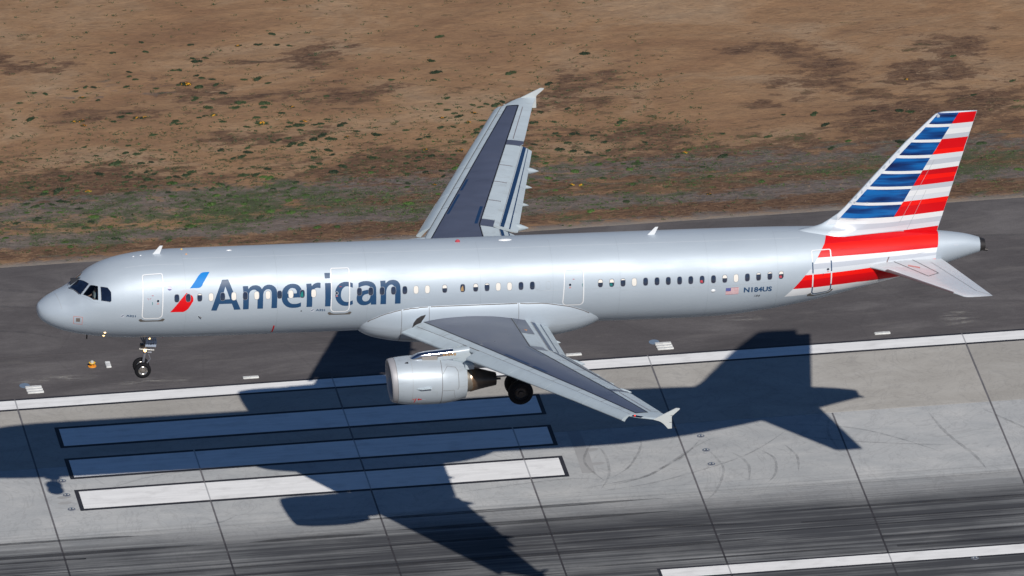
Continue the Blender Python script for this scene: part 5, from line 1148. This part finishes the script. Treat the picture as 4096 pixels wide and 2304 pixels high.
# ------------------------------------------------------------------ bare ground beyond the shoulder
def vnoise(X, Y, sx, sy, seed):
    r = np.random.default_rng(seed); g = r.random((256, 256)); x = X/sx; y = Y/sy; xi = np.floor(x).astype(int); yi = np.floor(y).astype(int); fx = x-xi; fy = y-yi
    fx = fx*fx*(3-2*fx); fy = fy*fy*(3-2*fy); q = lambda a, b_: g[a % 256, b_ % 256]
    return (q(xi, yi)*(1-fx)+q(xi+1, yi)*fx)*(1-fy)+(q(xi, yi+1)*(1-fx)+q(xi+1, yi+1)*fx)*fy
def fbm(X, Y, sx, sy, seed, o=5, p=.55):
    t = 0; a = 1; n = 0
    for i in range(o): t = t+a*vnoise(X, Y, sx/2**i, sy/2**i, seed+i); n += a; a *= p
    return t/n
def cover_at(X, Y):
    d = Y-37.4
    n1 = fbm(X, Y, 9, 6, 3); n2 = fbm(X, Y, 4, 2.2, 20)
    cov = np.zeros_like(X); XW = X+7*(fbm(X, Y, 3.5, 2.0, 90, 4, .6)-.5); YW = Y+3.4*(fbm(X, Y, 3.0, 1.6, 97, 4, .6)-.5)
    for cx, cy, rx, ry in D['patches']:
        e = ((XW-cx)/rx)**2+((YW-cy)/ry)**2; cov = np.maximum(cov, np.exp(-e*.8))
    cov = cov*.78+.45*np.clip((n1-.5)*2.2, -.5, .5)+.03-.22*np.exp(-((X-12)/10)**2-((Y-51)/2.6)**2)
    cov += .45*np.exp(-((Y-42.5)/5.5)**2)+.10*np.clip((X-15)/30, 0, 1)*np.exp(-((Y-50)/7)**2)
    grn = .40*np.exp(-((d-3.8-3.2*(n1-.5))/3.2)**2)+.24*np.exp(-((d-9)/6)**2)+.9*(n2-.5)-.04
    grn += .10*np.exp(-((X-20)/7)**2-((Y-47)/3)**2)+.10*np.exp(-((X-50)/6)**2-((Y-42)/3)**2)
    blu = .55*np.exp(-((d-.2)/.8)**2)+.62*np.exp(-((d-2.6-2.0*(n1-.5))/.8)**2)+.30*np.exp(-((d-6.5)/1.6)**2)
    blu += .30*np.exp(-((Y-56)/2.5)**2-((X-8)/16)**2)+.22*np.exp(-((Y-42.5)/3.0)**2)+.35*(n2-.5)
    lf = np.clip(1.1-(X-4)/26, 0, 1); grn += .13*np.exp(-((d-4.6)/3.4)**2)*lf; blu += .14*np.exp(-((d-5.2)/3.2)**2)*lf+.12*np.exp(-((d-5)/3)**2); cov += .45*np.exp(-((d-1.3)/.9)**2)
    return np.clip(cov, 0, 1), np.clip(grn, 0, 1), np.clip(blu, 0, 1)
gx = np.arange(-14, 66.01, .14); gy = np.concatenate([np.arange(37.2, 76, .13)]); GX, GY = np.meshgrid(gx, gy, indexing='ij')
cov, grn, blu = cover_at(GX, GY)
d = np.clip((GY-37.35)/1.5, 0, 1)
GZ = -.045+d*(.10*(fbm(GX, GY, 6, 4, 50)-.5)*2+.05*(fbm(GX, GY, 1.2, .8, 60, 4, .65)-.5)*2+.05*cov*(fbm(GX, GY, .6, .5, 70, 3)-.3))
ed = .10*(fbm(GX, GY, 1.5, 9, 80)-.5)
GYd = GY + np.where(GY < 37.5, ed*1.0, 0)
nx_, ny_ = GX.shape; V = np.stack([GX.ravel(), GYd.ravel(), GZ.ravel()], 1)
idx = np.arange(nx_*ny_).reshape(nx_, ny_); F = np.stack([idx[:-1, :-1].ravel(), idx[1:, :-1].ravel(), idx[1:, 1:].ravel(), idx[:-1, 1:].ravel()], 1)
me = bpy.data.meshes.new('ground'); me.vertices.add(len(V)); me.vertices.foreach_set('co', V.astype(np.float32).ravel())
me.loops.add(F.size); me.loops.foreach_set('vertex_index', F.astype(np.int32).ravel()); me.polygons.add(len(F)); me.polygons.foreach_set('loop_start', np.arange(0, F.size, 4, dtype=np.int32)); me.polygons.foreach_set('use_smooth', np.ones(len(F), bool))
me.update(); me.validate(); me.materials.append(M['dirt'])
ca = me.color_attributes.new('cover', 'FLOAT_COLOR', 'POINT'); ca.data.foreach_set('color', np.stack([cov.ravel(), grn.ravel(), blu.ravel(), np.ones(nx_*ny_)], 1).astype(np.float32).ravel())
GR = bpy.data.objects.new('ground', me); COL.objects.link(GR); GR['kind'] = 'structure'
far = mk('terrain', [(-6000,37.3,-.12),(6000,37.3,-.12),(6000,9000,-.12),(-6000,9000,-.12),(-6000,-9000,-.12),(6000,-9000,-.12),(6000,-21.9,-.12),(-6000,-21.9,-.12)], [(0,1,2,3),(4,5,6,7)], M['dirt'], smooth=False); far['kind'] = 'structure'
GRID = lambda x, y: float(GZ[min(max(int(round((x+14)/.14)), 0), nx_-1), min(max(int(round((y-37.2)/.13)), 0), ny_-1)])

# shrubs, each one an object; three bushes of leaf meshes shared between copies
def shrub_mesh(seed, nleaf, mat, flat=.55, leaf=.085):
    r = random.Random(seed); V = []; F = []
    lobes = [(r.uniform(-.45, .45), r.uniform(-.35, .35), r.uniform(.45, .75)) for _ in range(5)]
    for _ in range(nleaf):
        cx, cy, cr = r.choice(lobes); a = r.uniform(0, 2*math.pi); e = math.asin(r.uniform(0, 1)); q = cr*r.uniform(.55, 1.0)
        p = Vector((cx+q*math.cos(a)*math.cos(e), cy+q*math.sin(a)*math.cos(e)*.8, flat*(q*math.sin(e)+.05)))
        nrm = Vector((math.cos(a)*math.cos(e), math.sin(a)*math.cos(e), math.sin(e)+.35))+Vector((r.uniform(-.6, .6), r.uniform(-.6, .6), r.uniform(-.3, .6))); nrm.normalize()
        u = nrm.orthogonal().normalized(); w = nrm.cross(u); t = r.uniform(0, 6.28); u2 = u*math.cos(t)+w*math.sin(t); w2 = nrm.cross(u2); s = leaf*r.uniform(.7, 1.6)
        n = len(V); V += [p-u2*s, p+w2*s*.6, p+u2*s, p-w2*s*.6]; F.append((n, n+1, n+2, n+3))
    me = bpy.data.meshes.new('shrub'); me.from_pydata([tuple(v) for v in V], [], F); me.materials.append(M[mat]); return me
DARK = [shrub_mesh(i, 260, 'leaf', .6, .13) for i in range(6)]; GREEN = [shrub_mesh(30+i, 200, 'leafgreen', .35, .14) for i in range(4)]
FLM = [shrub_mesh(60+i, 22, 'petal', .8, .17) for i in range(3)]
items = []
for x, y, r in D['shrubs']: items.append((x, y, max(.17, r*.95)))
rr = random.Random(5)
while len(items) < 395:
    x, y = rr.uniform(-6, 56), rr.uniform(39, 63)
    a, g, b_ = cover_at(np.array([x]), np.array([y])); pr = .12+.9*math.exp(-((y-45)/5)**2)+.35*math.exp(-((y-57)/2.5)**2)*math.exp(-((x-14)/10)**2)
    pr += .45*math.exp(-((y-53)/4)**2)*math.exp(-((x-14)/10)**2)
    if x > 32: pr *= .30 if y < 50 else .05
    if x < 32 and y > 57: pr *= .3
    if rr.random() < pr: items.append((x, y, rr.uniform(.14, .30)))
nf = 0
for i, (x, y, r) in enumerate(items):
    green = y < 45.5 and rr.random() < (.7 if y < 43.5 else .35)
    flw = min((math.hypot(x-fx, (y-fy)) for fx, fy in D['flowers'])) < .42
    o = bpy.data.objects.new('weed' if green else 'shrub', rr.choice(GREEN if green else DARK)); COL.objects.link(o)
    o.location = (x, y, GRID(x, y)-.01); o.scale = (r*1.15, r*.95, r*rr.uniform(.75, 1.1)); o.rotation_euler = (0, 0, rr.uniform(-.6, .6))
    if flw:
        tag(o, 'small dark shrub with orange flowers on the bare ground', 'shrub', 'flowering shrubs on the bare ground'); nf += 1
        c = bpy.data.objects.new('flower_cluster', rr.choice(FLM)); COL.objects.link(c); c.parent = o; c.scale = (.85, .85, 1.0); c.location = (rr.uniform(-.3, .3), -.1, .08)
    elif green: tag(o, 'low bright green weed growing near the edge of the asphalt', 'weed', 'bright green weeds near the shoulder')
    else: tag(o, 'low dark green shrub on the bare sandy ground', 'shrub', 'dark shrubs scattered on the bare ground')
# flowers without a listed shrub nearby
for fx, fy in D['flowers']:
    if min(math.hypot(x-fx, y-fy) for x, y, r in items) >= .75:
        o = bpy.data.objects.new('shrub', rr.choice(DARK)); COL.objects.link(o); o.location = (fx, fy, GRID(fx, fy)-.01); o.scale = (.16, .15, .14); tag(o, 'small dark shrub with orange flowers on the bare ground', 'shrub', 'flowering shrubs on the bare ground')
        c = bpy.data.objects.new('flower_cluster', rr.choice(FLM)); COL.objects.link(c); c.parent = o; c.scale = (.8, .8, 1.0); c.location = (0, -.1, .08)

# uncountable ground cover: tufts and stalks
def scatter(name, n, prob, size, mat, blades, flat, seed, spread=1.0, label=''):
    r = np.random.default_rng(seed); X = r.uniform(-8, 58, n*6); Y = 37.6+(r.random(n*6)**1.0)*30; a, g, b_ = cover_at(X, Y)
    keep = r.random(n*6) < prob(X, Y, a, g, b_); X, Y = X[keep][:n], Y[keep][:n]; V = []; F = []
    for x, y in zip(X, Y):
        z = GRID(x, y); s = r.uniform(*size)
        for k in range(blades):
            t = r.uniform(0, 2*math.pi); q = s*r.uniform(0, 1)*spread; ox, oy = x+q*math.cos(t)*1.5, y+q*math.sin(t)
            h = s*r.uniform(.4, 1)*flat; dx, dy = s*r.uniform(-.7, .7)*1.4, s*r.uniform(-.4, .4); w = s*r.uniform(.12, .3)
            m = len(V); V += [(ox-w, oy, z), (ox+w, oy+w*.4, z), (ox+dx+w*.3, oy+dy, z+h), (ox+dx-w*.3, oy+dy, z+h)]; F.append((m, m+1, m+2, m+3))
    o = mk(name, V, F, M[mat], smooth=False); tag(o, label, 'ground cover', kind='stuff'); return o
scatter('low_weeds', 5200, lambda X, Y, a, g, b_: np.clip((g-.25)*1.6, 0, 1)*(Y < 50)*np.clip(1.5-X/45, .35, 1), (.05, .19), 'leafgreen', 7, .35, 1, label='low green weeds and grass along the edge of the asphalt')
scatter('small_weeds', 5200, lambda X, Y, a, g, b_: (.08+.5*np.exp(-((Y-47)/6)**2))*(X < 36), (.05, .15), 'leaf', 7, .5, 2, label='tiny dark weeds scattered over the sandy ground')
scatter('dry_stalks', 9000, lambda X, Y, a, g, b_: np.clip(a*1.4-.3, .0, 1), (.04, .13), 'straw', 3, .35, 3, label='dry brown stalks and dead grass on the ground')
scatter('pale_stones', 2200, lambda X, Y, a, g, b_: .25+b_, (.015, .045), 'stone', 2, .6, 4, label='pale stones and bits of gravel on the ground')
print('objects', len(bpy.data.objects))
